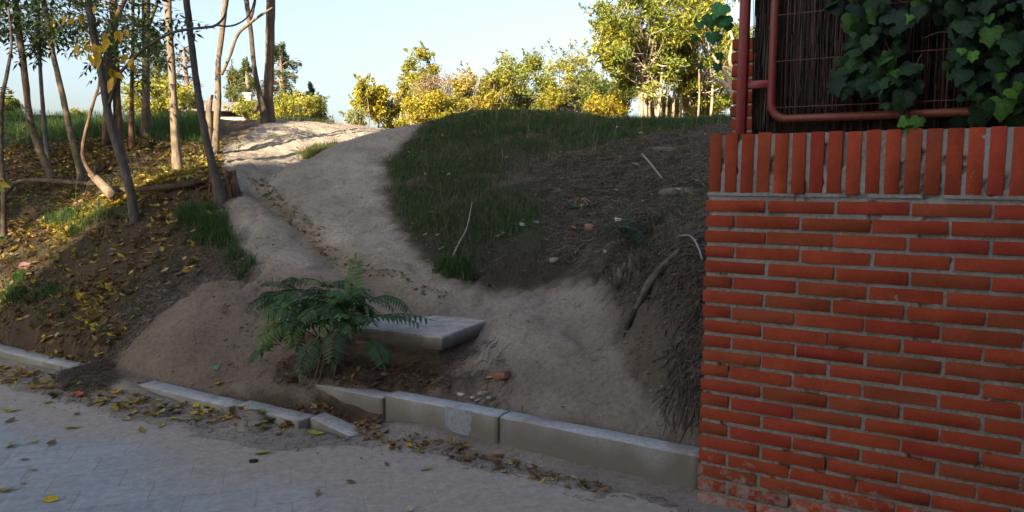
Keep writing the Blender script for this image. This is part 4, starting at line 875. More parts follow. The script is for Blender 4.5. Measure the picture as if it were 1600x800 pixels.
bg_tree('green_bush', 'feathery green bush left of centre above the grass crest', 24, 815, 66, 62, 215, 14000, GRN, [5, 3, 2], .10, 52, ((-.3, .04), (.2, .05), (.5, .03)), open_=.6)
bg_tree('green_bush', 'airy pale green bush with bluish gaps behind the grass crest', 25, 888, 72, 64, 215, 12500, [(.26, .29, .075), (.19, .23, .065), (.35, .34, .07)], [5, 3, 3], .10, 48, ((-.2, .04), (.3, .04)), open_=.65)
bg_tree('yellow_bush', 'small yellow green bush below the airy pale bush', 20.5, 868, 138, 26, 195, 2000, YEL, [4, 5, 1], .085, 16)
bg_tree('green_bush', 'dark green bush beside the golden bush', 21, 938, 112, 36, 205, 5200, [(.075, .115, .03), (.12, .15, .035), (.2, .21, .04)], [5, 3, 2], .1, 16)
bg_tree('golden_bush', 'golden orange bush in front of the multi stemmed tree', 19, 950, 148, 40, 200, 3400, GLD, [6, 3, 1], .08, 22, ((-.3, .02), (.3, .02)))
bg_tree('golden_bush', 'yellow bushes under the tall tree left of the brick pillar', 19.5, 1098, 132, 52, 205, 5200, [(.46, .38, .04), (.34, .33, .05), (.2, .22, .05)], [5, 4, 1], .09, 30, ((-.3, .03), (.4, .03)))
bg_tree('tall_tree', 'tall many stemmed green tree left of the brick pillar', 17.5, 1005, -60, 96, 165, 17000, [(.22, .26, .05), (.15, .20, .045), (.34, .34, .05)], [5, 4, 3], .125, 90, cr=(.12, .26), trunks=((.02, .06), (.12, .045), (.2, .04)), open_=.65, asp=.36, barkc=(.32, .27, .22))
bg_tree('tall_tree', 'tall yellow green tree directly beside the brick pillar', 18.5, 1108, -55, 80, 195, 18000, [(.29, .32, .05), (.19, .24, .05), (.42, .40, .05)], [5, 3, 3], .12, 90, cr=(.12, .26), trunks=((-.5, .045), (-.3, .04), (0, .04)), open_=.65, asp=.36, barkc=(.34, .29, .23))
mb = MB(); base = at(1022, 200, 17.6)
stt = empty('multi_stem_trunk', (base[0], 17.6, gz(base[0], 17.6))); tag(stt, 'cluster of pale upright tree stems on the crest under the tall green tree', 'tree', 'trees and bushes behind the crest')
for xa, xb, ya, r in [(1006, 1002, 60, .055), (1013, 1008, 70, .035), (1017, 1018, 90, .03), (1032, 1020, 60, .045), (1038, 1026, 100, .035), (1040, 1044, 90, .035), (1050, 1056, 70, .04), (1003, 992, 75, .03), (1085, 1092, 90, .03)]:
    a, c = at(xa, 215, 17.6), at(xb, ya, 17.6); a[2] = gz(a[0], 17.6)-.1; mb = MB(); m = (a+c)/2+rng.normal(size=3)*.05
    tube(mb, smoothpath([a, m, c], 5), [r, r*.85, r*.6], 7, np.array((.27, .22, .17))*rng.uniform(.8, 1.1), .04); mb.build('stem', M_BARK, stt, True)
pb = empty('bare_tree', tuple(at(1160, 190, 9.5))); tag(pb, 'thick pale bare forked branches of a pruned tree behind the pillar', 'tree')
mb = MB()
for q, r in [([(1170, 175), (1146, 145), (1128, 128), (1116, 122)], [.06, .05, .035, .02]), ([(1146, 145), (1135, 118), (1122, 100), (1114, 86)], [.04, .03, .02, .015]), ([(1150, 140), (1148, 115), (1140, 95), (1146, 60)], [.035, .03, .02, .012]), ([(1148, 118), (1135, 105), (1122, 108)], [.02, .015, .01]), ([(1160, 150), (1150, 80), (1140, 40), (1152, 10), (1146, -30)], [.02, .02, .015, .01, .006]), ([(1145, 60), (1130, 30), (1136, 0)], [.012, .01, .005])]:
    tube(mb, smoothpath([at(a, b, 9.5) for a, b in q], 5), r, 7, (.42, .34, .26), .06)
c_ = at(1170, 175, 9.5); b0 = c_.copy(); b0[2] = gz(c_[0], 9.5)-.1; b0[0] += .15; tube(mb, smoothpath([b0, (b0+c_)/2, c_], 4), [.09, .08, .06], 8, (.40, .32, .25), .05)
mb.build('limbs', M_BARK, pb, True)
bg_tree('green_bush', 'olive bush filling the space between the pale airy bush and the tall tree', 23, 975, 112, 34, 205, 4800, [(.20, .24, .055), (.14, .18, .045), (.32, .31, .06)], [5, 3, 2], .09, 26)
bg_tree('yellow_bush', 'yellow green bush between the brown yellow bush and the feathery green bush', 22.5, 772, 108, 30, 205, 4200, [(.32, .31, .05), (.22, .25, .05), (.36, .30, .08)], [5, 4, 2], .09, 22)
bg_tree('yellow_bush', 'low bright bush behind the pale stems of the tall green tree', 20.5, 1038, 140, 34, 205, 3800, [(.40, .36, .05), (.27, .29, .05)], [5, 4], .085, 22)
# left background
bg_tree('yellow_bush', 'yellow green bushes behind the left trunks, below the cedars', 22, 255, 122, 78, 200, 6500, [(.36, .35, .05), (.25, .27, .05), (.16, .2, .05)], [5, 4, 2], .1, 34, ((-.4, .04), (.3, .04)))
bg_tree('yellow_bush', 'sunlit yellow bush right of the thickest tree on the crest', 22, 452, 142, 40, 205, 3600, [(.40, .36, .04), (.25, .28, .05), (.16, .2, .05)], [5, 4, 2], .09, 24)
bg_tree('green_bush', 'small green bush at the right end of the left row', 23, 500, 150, 18, 200, 1500, [(.25, .28, .05), (.15, .19, .05), (.33, .3, .12)], [5, 4, 2], .08, 12)
bg_tree('yellow_bush', 'small pale bush between the double trunk and the leaning trunk', 24, 122, 170, 14, 205, 900, [(.3, .3, .06), (.2, .24, .05)], [5, 4], .08, 9)
bg_tree('green_bush', 'pale green low tree peeking in at the left edge of the photo', 14, -8, 150, 34, 200, 1500, [(.2, .24, .06), (.3, .3, .06)], [5, 4], .09, 14)
bg_tree('yellow_bush', 'low bright bush before the grey roof', 18, 390, 158, 34, 205, 1500, [(.33, .33, .06), (.2, .24, .05)], [5, 4], .08, 14)
bg_tree('yellow_bush', 'thin sprouts standing between the crest and the bright yellow bush', 20, 556, 168, 22, 205, 500, [(.33, .33, .08), (.2, .24, .08)], [5, 4], .07, 9, ((-.6, .012), (-.2, .012), (.3, .012), (.7, .012)))
def cedar(label, cx, topy, d, hw, n=9, seed=3, col=((.09, .14, .07), (.14, .19, .07), (.22, .26, .08)), base=200, dens=105, right=1., bare=0):
    rg = np.random.default_rng(seed); t_ = at(cx, topy, d); b0 = at(cx, base, d); g = gz(t_[0], d); tr = empty('cedar_tree', (t_[0], d, g)); tag(tr, label, 'tree', 'cedars far behind the left trunks')
    mb = MB(); tube(mb, [np.array([t_[0], d, g-.1]), np.array([t_[0]+.1, d, (g+t_[2])/2]), t_], [.22, .16, .03], 7, (.17, .13, .10), .05); mb.build('trunk', M_BARK, tr, True)
    mb = MB(); PP = []; H = t_[2]-max(b0[2], g)
    for k in range(n):
        z = t_[2]-H*(.03+.9*k/n); L_ = hw*d/F*(.35+.75*min(1, k/(n*.55)))*rg.uniform(.75, 1.15)
        for q in range(5):
            a = rg.uniform(0, 2*pi); Lq = L_*rg.uniform(.6, 1.1); e = np.array([t_[0]+cos(a)*Lq, d+sin(a)*Lq, z+rg.uniform(-.25, .25)-.12*Lq]); s0 = np.array([t_[0], d, z-.1*Lq])
            m = (s0+e)/2+np.array([0, 0, .16*Lq]); S = smoothpath([s0, m, e], 5); tube(mb, S, [.05, .03, .01], 4, (.15, .12, .10), 0, False)
            if bare and rg.random() < bare: continue
            f = rg.uniform(.25, 1.05, dens); base_ = np.stack([np.interp(f, np.linspace(0, 1, len(S)), S[:, i]) for i in range(3)], -1)
            sd = np.array([-sin(a), cos(a), 0]); wd = (.12+.28*np.sin(np.clip(f, 0, 1)*pi))*Lq*.8; PP.append(base_+sd*(rg.normal(size=dens)*wd*.5)[:, None]+np.c_[np.zeros((dens, 2)), rg.normal(size=dens)*.07-np.abs(rg.normal(size=dens))*.06])
    mb.build('limbs', M_BARK, tr, True)
    P = np.concatenate(PP); V, F_ = leaf_batch(P, rg.uniform(.6, 1.2, len(P))*.16, .35, .2, None, .42); c = np.array(col)[rg.choice(3, len(P), p=[.5, .35, .15])]*rg.uniform(.7, 1.25, (len(P), 1))
    mesh_obj('crown', V, F_, M_LEAF, tr, np.repeat(c, 5, 0)); return tr
cedar('dark layered cedar behind the straight grey trunk', 240, 48, 30, 42, 10, 3)
cedar('sparse grey green cedar with bare tiers right of the pale trunk', 287, 72, 33, 44, 8, 5, ((.13, .14, .09), (.16, .17, .1), (.2, .2, .12)), 200, 70, bare=.35)
cedar('drooping blue green cedar just right of the thickest tree', 436, 70, 29, 40, 9, 8, ((.11, .17, .11), (.16, .21, .09), (.25, .28, .09)))
cedar('young cedar with open crown between the cypress and the thickest tree', 384, 95, 30, 22, 9, 11, ((.15, .21, .08), (.2, .25, .08), (.28, .3, .09)), dens=75)
cedar('tiny dark fir tip poking over the bushes right of the crest tree', 485, 135, 32, 12, 6, 12, ((.03, .05, .04), (.04, .06, .04), (.05, .08, .05)))
bg_tree('cypress_tree', 'narrow olive cypress beside the grey roof', 31, 365, 103, 13, 185, 3600, [(.12, .14, .05), (.17, .18, .06)], [5, 3], .11, 26, ((0, .08),), open_=.5, group=None)
# house behind
h0 = at(362, 165, 27); hs = empty('house', (h0[0], 27, gz(h0[0], 27))); tag(hs, 'grey roofed house with a white chimney far behind the trees', 'house')
X = np.eye(3); zr_ = at(360, 153, 27)[2]; ze = at(360, 172, 27)[2]; gx_ = gz(h0[0], 27)
mb = MB(); box(mb, (h0[0], 28.5, (gx_+ze)/2-.35), X, (1.6, 1.9, (ze-gx_)/2+.1), (.4, .37, .33)); mb.build('wall', M_STONE, hs)
mb = MB(); mb.add([(h0[0]-1.5, 28.5, zr_), (h0[0]+.7, 28.5, zr_), (h0[0]-2.1, 26.2, ze-.1), (h0[0]+1.9, 26.2, ze-.1), (h0[0]-2.1, 30.8, ze-.1), (h0[0]+1.9, 30.8, ze-.1), (h0[0]-1.9, 28.5, ze-.2)], [(0, 2, 3, 1), (0, 1, 5, 4)], [(0, 4, 2), (1, 3, 5)], (.19, .18, .19)); mb.build('roof', M_STONE, hs)
mb = MB(); c1 = at(379, 150, 27); box(mb, (c1[0], 27.6, c1[2]-.5), X, (.12, .12, .6), (.5, .48, .44), 0, .02); box(mb, (c1[0], 27.6, c1[2]+.13), X, (.16, .16, .04), (.5, .48, .44)); mb.build('chimney', M_STONE, hs)
# ------------------------------------------------------------------ unseen apartment block added behind the camera (sized so its shadow covers the foreground)
BX0, BX1, BY, BH_ = -12.3, 24., -10., 12.3
ab = empty('apartment_block', ((BX0+BX1)/2, BY-5, 0)); tag(ab, 'brick apartment block behind the viewer whose shadow falls over the bank', 'building')
mb = MB(); box(mb, ((BX0+BX1)/2, BY-5, BH_/2-.15), X, ((BX1-BX0)/2, 5, BH_/2+.15), (.34, .14, .09)); mb.build('wall', M_STONE, ab)
mb = MB(); box(mb, ((BX0+BX1)/2, BY-5, BH_+.08), X, ((BX1-BX0)/2+.1, 5.1, .08), (.4, .38, .35)); mb.build('roof', M_STONE, ab)
M_GL = mat('window_glass'); bsdf(M_GL).inputs['Base Color'].default_value = (.02, .025, .03, 1); bsdf(M_GL).inputs['Roughness'].default_value = .1
for fl in range(3):
    for k in range(11):
        x = BX0+2+k*3.35; mb = MB(); z = 1.9+fl*3.3
        box(mb, (x, BY+.03, z), X, (.65, .03, .75), (.7, .68, .62)); f = mb.build('window', M_STONE, ab)
        mb = MB(); box(mb, (x, BY+.07, z), X, (.56, .01, .66)); mb.build('pane', M_GL, f)
# ------------------------------------------------------------------ ground cover
def nz(x, y, f, k): return fbm(x*f, y*f, 4, k)+.5
def grass_obj(name, sets, label, mats=M_GRASS):
    Vs = []; Qs = []; Ts = []; Cs = []; n0 = 0
    for P, h, wd, lean, col in sets:
        V, Q, T = blades(P, h, wd, lean); Vs.append(V); Qs.append(Q+n0); Ts.append(T+n0); Cs.append(np.repeat(col, 5, 0)); n0 += len(V)
    return tag(mesh_obj(name, np.concatenate(Vs), [np.concatenate(Qs), np.concatenate(Ts)], mats, None, np.concatenate(Cs)), label, 'grass', kind='stuff')
def gset(pg, n, h, col=((.032, .085, .022), (.05, .11, .028), (.12, .13, .045)), pr=(5, 4, .7), clump=(.42, .62, 3.0, 17), lean=.55, wd=.0022, wmul=None, fall=.22):
    f = lambda x, y: np.clip(sst(clump[0], clump[1], nz(x, y, clump[2], clump[3]))+.04, 0, 1)*(1 if wmul is None else wmul(x, y))
    ed = np.vstack([pg, pg[:1]]); g_ = lambda x, y: f(x, y)*sst(-.02, fall, dist_poly(x, y, ed)+.12*fbm(x*6, y*6, 3, 29))
    q = sample(pg, n, g_); P = ground_pts(q); m = len(P)
    hh = h*rng.uniform(.4, 1.15, m)*(.6+.8*nz(q[:, 0], q[:, 1], 2.3, 19)); return (P, hh, wd*rng.uniform(.6, 1.3, m), lean*rng.uniform(.3, 1.4, m), pick(col, pr, m))
CREST = poly([(700, 200, 8.9), (684, 186, 9.8), (720, 178, 10.2), (1150, 180, 10.4), (1150, 190, 8.6), (1000, 200, 8.6), (900, 215, 8.2), (800, 215, 8.3)])
TUFT = poly([(672, 412), (700, 400), (745, 412), (742, 432), (700, 440), (676, 430)])
PG = poly([(460, 238, 9.4), (480, 220, 9.9), (530, 212, 10.3), (528, 222, 9.9), (495, 240, 9.2)])
LB = poly([(0, 430), (60, 425), (110, 450), (90, 475), (0, 480)]); LB2 = poly([(60, 340), (160, 320), (190, 340), (100, 380)])
DRYG = ((.17, .14, .075), (.12, .10, .06), (.22, .19, .11)); 
grass_obj('grass', [gset(G1, 46000, .085, ((.030, .078, .022), (.045, .10, .027), (.10, .11, .04)), clump=(.26, .56, 3.2, 17), wd=.0024), gset(CREST, 21000, .095, clump=(.25, .5, 2.5, 18)), gset(TUFT, 1500, .08, clump=(.2, .5, 5, 1), fall=.15), gset(MOUND, 21000, .075, ((.035, .075, .025), (.05, .09, .03), (.10, .10, .045)), (4, 3, 2), clump=(.40, .62, 2.6, 23))], 'dark green grass growing over the shaded mound')
grass_obj('grass', [gset(G2, 31000, .16, ((.04, .10, .022), (.05, .12, .03), (.13, .16, .04)), clump=(.2, .45, 2, 18)), gset(G3, 5200, .11, clump=(.3, .6, 5, 12), fall=.3), gset(LB, 1800, .09, clump=(.35, .5, 4, 3)), gset(LB2, 1300, .12, clump=(.35, .5, 4, 3)), gset(LIT, 13000, .085, clump=(.42, .62, 3, 6)), gset(PG, 2600, .10, ((.08, .13, .03), (.16, .17, .05), (.2, .17, .08)), clump=(.1, .3, 3, 8))], 'green grass along the top and edge of the left bank')
grass_obj('dry_grass', [gset(MOUND, 420, .30, ((.20, .17, .11), (.13, .11, .07)), (1, 1), clump=(.3, .6, 2, 36), lean=.5, wd=.002), gset(LIT, 260, .28, ((.20, .17, .11), (.13, .11, .07)), (1, 1), clump=(.3, .6, 2, 36), lean=.6, wd=.002), gset(MOUND, 15000, .09, DRYG, (3, 4, 1), clump=(.3, .6, 3, 31), lean=1.1, wd=.0016), gset(LIT, 8000, .10, DRYG, (3, 4, 1), clump=(.4, .6, 3, 33), lean=1.1, wd=.0018), gset(CREST, 2600, .17, DRYG, (3, 4, 1), clump=(.3, .6, 3, 35), lean=.9, wd=.0016), gset(poly([(400, 182, 12.6), (530, 182, 12.9), (530, 190, 12.2), (400, 190, 11.6)]), 2500, .09, ((.06, .1, .03), (.12, .12, .05), (.1, .1, .04)), clump=(.1, .3, 3, 35))], 'thin straw coloured dead grass mixed through both slopes', M_GRASS)
EDGE = poly([(110, 570), (180, 500), (250, 425), (330, 385), (385, 395), (390, 430), (320, 440), (250, 490), (190, 560), (130, 590)])
KR2 = poly([(0, 590), (110, 612), (330, 655), (560, 690), (780, 722), (1085, 792), (1085, 806), (760, 738), (540, 706), (320, 672), (0, 612)])
STREET = poly([(-40, 600), (100, 620), (560, 700), (780, 725), (1080, 800), (1000, 830), (600, 760), (0, 700)])
# crumbled straw, twigs and root litter
def stick_obj(name, sets, label, cat='twigs'):
    Vs = []; Qs = []; Cs = []; n0 = 0
    for q, lnr, r, pit, cols, pr, bend, dz in sets:
        n = len(q); P = ground_pts(q, dz); V, Q = sticks(P, rng.uniform(*lnr, n), rng.uniform(.4, 1.3, n)*r, pit, bend); Vs.append(V); Qs.append(Q+n0); Cs.append(np.repeat(pick(cols, pr, n), 9, 0)); n0 += len(V)
    return tag(mesh_obj(name, np.concatenate(Vs), np.concatenate(Qs), M_TWIG, None, np.concatenate(Cs)), label, cat, kind='stuff')
TW = [(.085, .072, .06), (.15, .13, .105), (.03, .024, .02)]
mw = lambda x, y: .35+.65*sst(.4, .6, nz(x, y, 2.5, 55))
RM = poly([(830, 250), (960, 225), (1140, 192, 8.5), (1200, 250, 6), (1095, 420), (960, 440), (860, 400), (850, 320)])
stick_obj('twig_litter', [(sample(MOUND, 11000, mw), (.03, .13), .0019, .35, TW, (4, 2.0, 4), .12, .010), (sample(RM, 17000, mw), (.03, .16), .0019, .4, TW, (4, 2, 4), .12, .014)], 'dead twigs and straw matted over the shaded mound')
stick_obj('twig_litter', [(sample(LIT, 9000, mw), (.03, .16), .002, .3, TW, (4, 2, 3), .12, .008), (sample(poly([(690, 560), (760, 520), (800, 590), (790, 640), (700, 625)]), 330), (.015, .08), .0016, .25, TW, (4, 2, 3), .2, .006), (sample(EDGE, 2600), (.02, .10), .0019, .35, TW, (4, 2, 4), .2, .008), (sample(PATH, 1500), (.015, .08), .0014, .05, TW, (3, 1, 4), .15, .003)], 'dead twigs scattered in the litter of the left bank')
HEAP = poly([(88, 600), (110, 570), (170, 575), (182, 600), (165, 612), (110, 614)])
UNDER = poly([(425, 600), (440, 560), (580, 575), (690, 575), (700, 605), (600, 612), (500, 606)])
stick_obj('street_debris', [(sample(STREET, 420), (.01, .06), .0013, .05, TW, (3, 2, 4), .2, .004), (sample(KR2, 360), (.015, .08), .0015, .15, TW, (3, 2, 4), .2, .006)], 'bits of twig and straw strewn over the dusty pavement edge')
stick_obj('twig_heap', [(sample(HEAP, 1300), (.04, .14), .0014, .5, [(.05, .04, .034), (.09, .07, .055)], (4, 2), .25, .025)], 'dark heap of twigs and roots spilling over the low kerb')
stick_obj('root_debris', [(sample(UNDER, 1500), (.03, .12), .0016, .4, [(.10, .065, .045), (.055, .04, .03), (.17, .13, .09)], (4, 4, 2), .25, .012)], 'reddish brown root debris in the hollow below the slab')
# hanging roots beside the wall
mb = MB()
for k in range(700):
    px, py = (rng.uniform(1030, 1096), rng.uniform(400, 640)) if k < 340 else (rng.uniform(960, 1095), rng.uniform(395, 470))
    if k < 340 and px < 1096-.55*(py-380)*.45 and rng.random() < .75: px = rng.uniform(1065, 1096)
    p = hit(px, py)[:2]; a = rng.uniform(-2.6, -1.0); P = []; st_ = rng.uniform(.015, .03); hz = rng.uniform(0.004, .035)
    for q in range(rng.integers(4, 9)):
        P.append([p[0], p[1], hgt(p[0:1], p[1:2])[0]+hz*sin(q*.6)+.004]); a += rng.normal()*.95; p = p+st_*np.array([cos(a), sin(a)])
    tube(mb, np.array(P), rng.uniform(.001, .0032)*1.0, 4, np.array((.055, .043, .036))*rng.uniform(.4, 1.7), 0, False)
tag(mb.build('exposed_roots', M_TWIG), 'tangle of dark exposed roots on the bank against the brick wall', 'roots', kind='stuff')
# clods
def rock(mb, c, r, col, sq=(1, .8, .6), n=2):
    # rough subdivided cube pushed to a sphere
    g = np.linspace(-1, 1, n+2); V = []; Q = []
    for a in range(3):
        for sg in (-1, 1):
            k = len(V)
            for i in g:
                for j in g: v = [0, 0, 0]; v[a] = sg; v[(a+1) % 3] = i; v[(a+2) % 3] = j; V.append(v)
            m = n+2
            for i in range(m-1):
                for j in range(m-1):
                    f = (k+i*m+j, k+(i+1)*m+j, k+(i+1)*m+j+1, k+i*m+j+1); Q.append(f if sg > 0 else f[::-1])
    V = np.array(V, float); V /= np.linalg.norm(V, axis=1, keepdims=True)**.75; sd = rng.uniform(0, 99)
    V *= (1+.5*fbm(V[:, 0]*1.3+sd+V[:, 2], V[:, 1]*1.3+V[:, 2]*.7, 3, 5))[:, None]; a = rng.uniform(0, 2*pi); M_ = np.array([[cos(a), -sin(a), 0], [sin(a), cos(a), 0], [0, 0, 1]])
    mb.add(np.asarray(c)+(V*np.array(sq)*r)@M_.T, Q, None, col)
mb = MB()
EDGE_ = poly([(110, 570), (180, 500), (250, 425), (330, 385), (385, 395), (390, 430), (320, 440), (250, 490), (190, 560), (130, 590)])
for pg, n, r0, r1 in [(EDGE_, 420, .004, .018), (BANKR, 300, .003, .014), (UNDER, 260, .004, .018), (poly([(200, 600), (300, 480), (420, 430), (430, 560), (400, 600)]), 200, .003, .012), (PATH, 1100, .002, .009), (poly([(20, 640), (100, 600), (560, 700), (780, 720), (760, 740), (400, 700)]), 260, .002, .006)]:
    for q in sample(pg, n):
        z = max(hgt(q[0:1], q[1:2])[0], 0) if pg.shape else 0; r = r0+(r1-r0)*rng.random()**3; rock(mb, (q[0], q[1], z+r*.15), r, np.array((.16, .135, .11))*rng.uniform(.4, 1.2), (1.2, .9, .55), n=1)
tag(mb.build('soil_clods', M_STONE, None, True), 'small clods of dry soil and gravel on the bank and kerb edge', 'soil', kind='stuff')
# leaf litter
LC = [(.42, .30, .035), (.30, .20, .05), (.20, .125, .06), (.14, .085, .045), (.36, .34, .06), (.34, .27, .17)]
def lit_obj(name, sets, label):
    Vs = []; Fs = []; Cs = []; n0 = 0
    for q, s0, s1, pr, tilt, *lf in sets:
        n = len(q); P = ground_pts(q, 0.); P[:, 2] = np.maximum(P[:, 2], 0)+rng.uniform(.004, lf[0] if lf else .02, n); V, F_ = leaf_batch(P, rng.uniform(s0, s1, n), tilt, .35, None, rng.uniform(.35, .55)); Vs.append(V); Fs.append(F_+n0); Cs.append(np.repeat(pick(LC, pr, n), 5, 0)); n0 += len(V)
    return tag(mesh_obj(name, np.concatenate(Vs), np.concatenate(Fs), M_LIT, None, np.concatenate(Cs)), label, 'leaves', kind='stuff')
lw_ = lambda x, y: .25+.75*sst(.35, .55, nz(x, y, 1.8, 57))
GB = poly([(385, 280), (410, 282), (450, 315), (495, 345), (515, 352), (500, 375), (560, 405), (620, 430), (700, 462), (690, 474), (620, 455), (560, 432), (500, 392), (450, 345), (400, 298)])
KF = poly([(0, 575), (60, 578), (120, 600), (170, 608), (240, 625), (330, 640), (460, 668), (440, 682), (330, 665), (200, 650), (100, 625), (0, 598)])
KR = poly([(560, 672), (640, 680), (760, 708), (860, 740), (960, 765), (950, 775), (850, 755), (740, 728), (600, 706)])
HOTL = poly([(60, 350), (180, 300), (250, 270), (340, 250), (345, 270), (260, 300), (180, 330), (90, 380)])
lit_obj('leaf_litter', [(sample(LIT, 21000, lw_), .03, .10, (3, 4, 6, 5, 2.5, 2), .45), (sample(HOTL, 3600), .04, .09, (9, 4, 2, 1, 5, 1), .35)], 'yellow and brown fallen leaves covering the left bank')
lit_obj('leaf_litter', [(sample(GB, 480), .02, .055, (1, 2.5, 6, 5, 1.5, 2), .3)], 'dull fallen leaves gathered in the gully of the path')
lit_obj('leaf_litter', [(sample(KF, 300), .03, .085, (3, 3, 4, 3, 2, 2), .25), (sample(KR, 190), .02, .06, (1, 3, 6, 5, .5, 2), .35), (sample(UNDER, 200), .02, .06, (0, 1, 6, 5, 0, 1), .45), (sample(poly([(455, 645), (490, 622), (600, 668), (575, 690), (500, 668)]), 90), .03, .07, (.5, 2, 6, 5, .5, 2), .4)], 'brown leaf scraps drifted along the foot of the kerb')
lit_obj('leaf_litter', [(sample(MOUND, 900), .03, .075, (3, 3, 3, 2, 1.5, 5), .35, .06), (sample(PATH, 110), .02, .05, (1, 2, 3, 3, .3, 1.5), .2)], 'scattered pale dead leaves on the mound and path')
# ------------------------------------------------------------------ single leaves on the pavement
def one_leaf(px, py, size, col, label, group=None, asp=.5, yaw=None, lift=.006, lobed=False):
    p = hit(px, py); r = ray(px, py)
    if p[2] < .03: k = (CH-.0)/(-r[2]); p = np.array([0, 0, CH])+r*k; p[2] = max(0, hgt(p[0:1], p[1:2])[0])
    yaw = rng.uniform(0, 2*pi) if yaw is None else yaw; n = 7; V = []; T = []
    X_, Y_ = np.array([cos(yaw), sin(yaw), rng.normal()*.12]), np.array([-sin(yaw), cos(yaw), rng.normal()*.15])
    us = np.linspace(0, 1, n); cu = rng.uniform(.02, .16); fold = rng.uniform(.05, .35)
    for u in us:
        wd = asp*.5*sin(pi*u**.8)**.8*(1+rng.normal()*.06); zc = cu*(2*u-1)**2
        for sgn in (-1, 0, 1): V.append(p+size*(X_*(u-.5)+Y_*sgn*wd)+np.array([0, 0, lift+size*(zc+abs(sgn)*wd*fold)]))
    Q = []
    for i in range(n-1):
        for j in (0, 1): Q.append((i*3+j, (i+1)*3+j, (i+1)*3+j+1, i*3+j+1))
    mb = MB(); mb.add(V, Q, None, col); tube(mb, [V[1], np.array(V[1])-X_*size*.3], .0009, 4, np.array(col)*.6)
    o = mb.build('fallen_leaf', M_LIT, None, True); return tag(o, label, 'leaf', group)
YL = (.44, .34, .03); OL = (.30, .25, .07); BRN = (.17, .10, .055)
GRPN = 'single dead leaves lying on the pavement'
for (x, y, s, c) in [(16, 643, .10, OL), (76, 630, .08, OL), (17, 698, .085, OL), (54, 693, .055, OL), (53, 736, .05, YL), (37, 757, .045, OL), (80, 783, .075, YL), (10, 768, .09, OL), (15, 660, .08, BRN), (110, 670, .09, OL), (80, 695, .08, BRN), (40, 719, .05, BRN), (497, 772, .05, (.16, .12, .06)), (665, 735, .06, OL), (548, 755, .05, BRN), (605, 728, .04, BRN), (640, 797, .055, (.33, .32, .2)), (452, 691, .0, YL), (222, 674, .08, OL), (198, 657, .08, (.32, .27, .12)), (120, 648, .06, BRN)]:
    if s: one_leaf(x, y, s, np.array(c)*rng.uniform(.85, 1.15), 'small dull dead leaf lying flat on the dusty pavement, away from the kerb', GRPN)
for (x, y, s, c, lb) in [(342, 601, .095, YL, 'broad yellow leaf on the bare dirt bank left of the shrub'), (360, 570, .06, YL, 'small upright yellow leaf just above the broad yellow leaf on the dirt bank'), (495, 685, .10, (.36, .36, .05), 'bright yellow green leaf on the pavement in front of the broken kerb stub'), (411, 709, .09, (.36, .34, .05), 'yellow leaf on the pavement beside the small black pebble'), (207, 635, .075, (.34, .36, .03), 'bright green yellow leaf in the litter near the buried low kerb'), (278, 641, .085, (.42, .37, .22), 'pale cream leaf in front of the low kerb'), (282, 659, .085, (.40, .34, .2), 'pale leaf lying flat below the cream leaf near the low kerb'), (251, 667, .06, YL, 'round yellow leaf on the sandy pavement left of the pale flat leaf'), (352, 661, .075, YL, 'yellow leaf lying tight against the foot of the low kerb'), (250, 649, .08, (.36, .31, .1), 'narrow yellowish leaf left of the cream leaf near the low kerb'), (640, 699, .05, YL, 'small yellow leaf in the brown leaf drift below the raised kerb'), (610, 701, .05, (.34, .3, .12), 'pale round leaf at the lower side of the brown leaf drift'), (766, 592, .06, YL, 'yellow leaf standing beside the broken brick piece'), (797, 727, .03, (.4, .42, .05), 'tiny yellow leaf below the dark crack of the raised kerb'), (668, 408, .05, YL, 'yellow leaf at the border of path and shaded grass'), (718, 424, .05, (.45, .42, .03), 'bright yellow leaf caught in the small grass tuft'), (928, 562, .05, (.27, .24, .1), 'lone olive leaf in the middle of the bare dirt slope'), (713, 655, .0, BRN, ''), (596, 380, .04, OL, 'lone small leaf on the right side of the bare path'), (2, 600, .07, (.3, .36, .03), 'green yellow leaf on the pavement at the left photo edge'), (18, 590, .08, YL, 'yellow leaf on the drift before the leftmost low kerb stone')]:
    if s: one_leaf(x, y, s, c, lb)
for (x, y, s) in [(704, 706, .06), (712, 702, .055), (720, 707, .07), (728, 701, .05), (780, 716, .05), (715, 711, .05)]:
    one_leaf(x, y, s, (.20, .095, .06), 'curled reddish brown leaf in the heap below the mortar patch', 'curled reddish leaves under the mortar patch', .5)
# ------------------------------------------------------------------ small things
def obj1(name, fn, m, label, cat, smooth=False, group=None):
    mb = MB(); fn(mb); return tag(mb.build(name, m, None, smooth), label, cat, group)
def gp(px, py, dz=0.):
    p = hit(px, py); p[2] += dz; return p
obj1('brick_fragment', lambda mb: box(mb, gp(784, 590, .012), [norm((.85, -.5, .25)), norm((.5, .85, .1)), norm(np.cross(norm((.85, -.5, .25)), norm((.5, .85, .1))))], (.045, .03, .017), (.20, .095, .065), .003, .004), M_STONE, 'broken reddish brick piece on the dirt below the slab', 'brick')
obj1('brick_fragment', lambda mb: rock(mb, gp(921, 356, .0), .055, (.19, .105, .08), (1, .8, .6), 3), M_STONE, 'dull reddish brick lump beside the small seedling on the mound', 'brick')
obj1('pebble', lambda mb: rock(mb, np.append(np.array(at(396, 722, CH/(-ray(396, 722)[2])*ray(396, 722)[1])[:2]), .006), .017, (.015, .015, .015), (1.3, .8, .5), 2), M_STONE, 'small black pebble on the paving tiles', 'pebble', True)
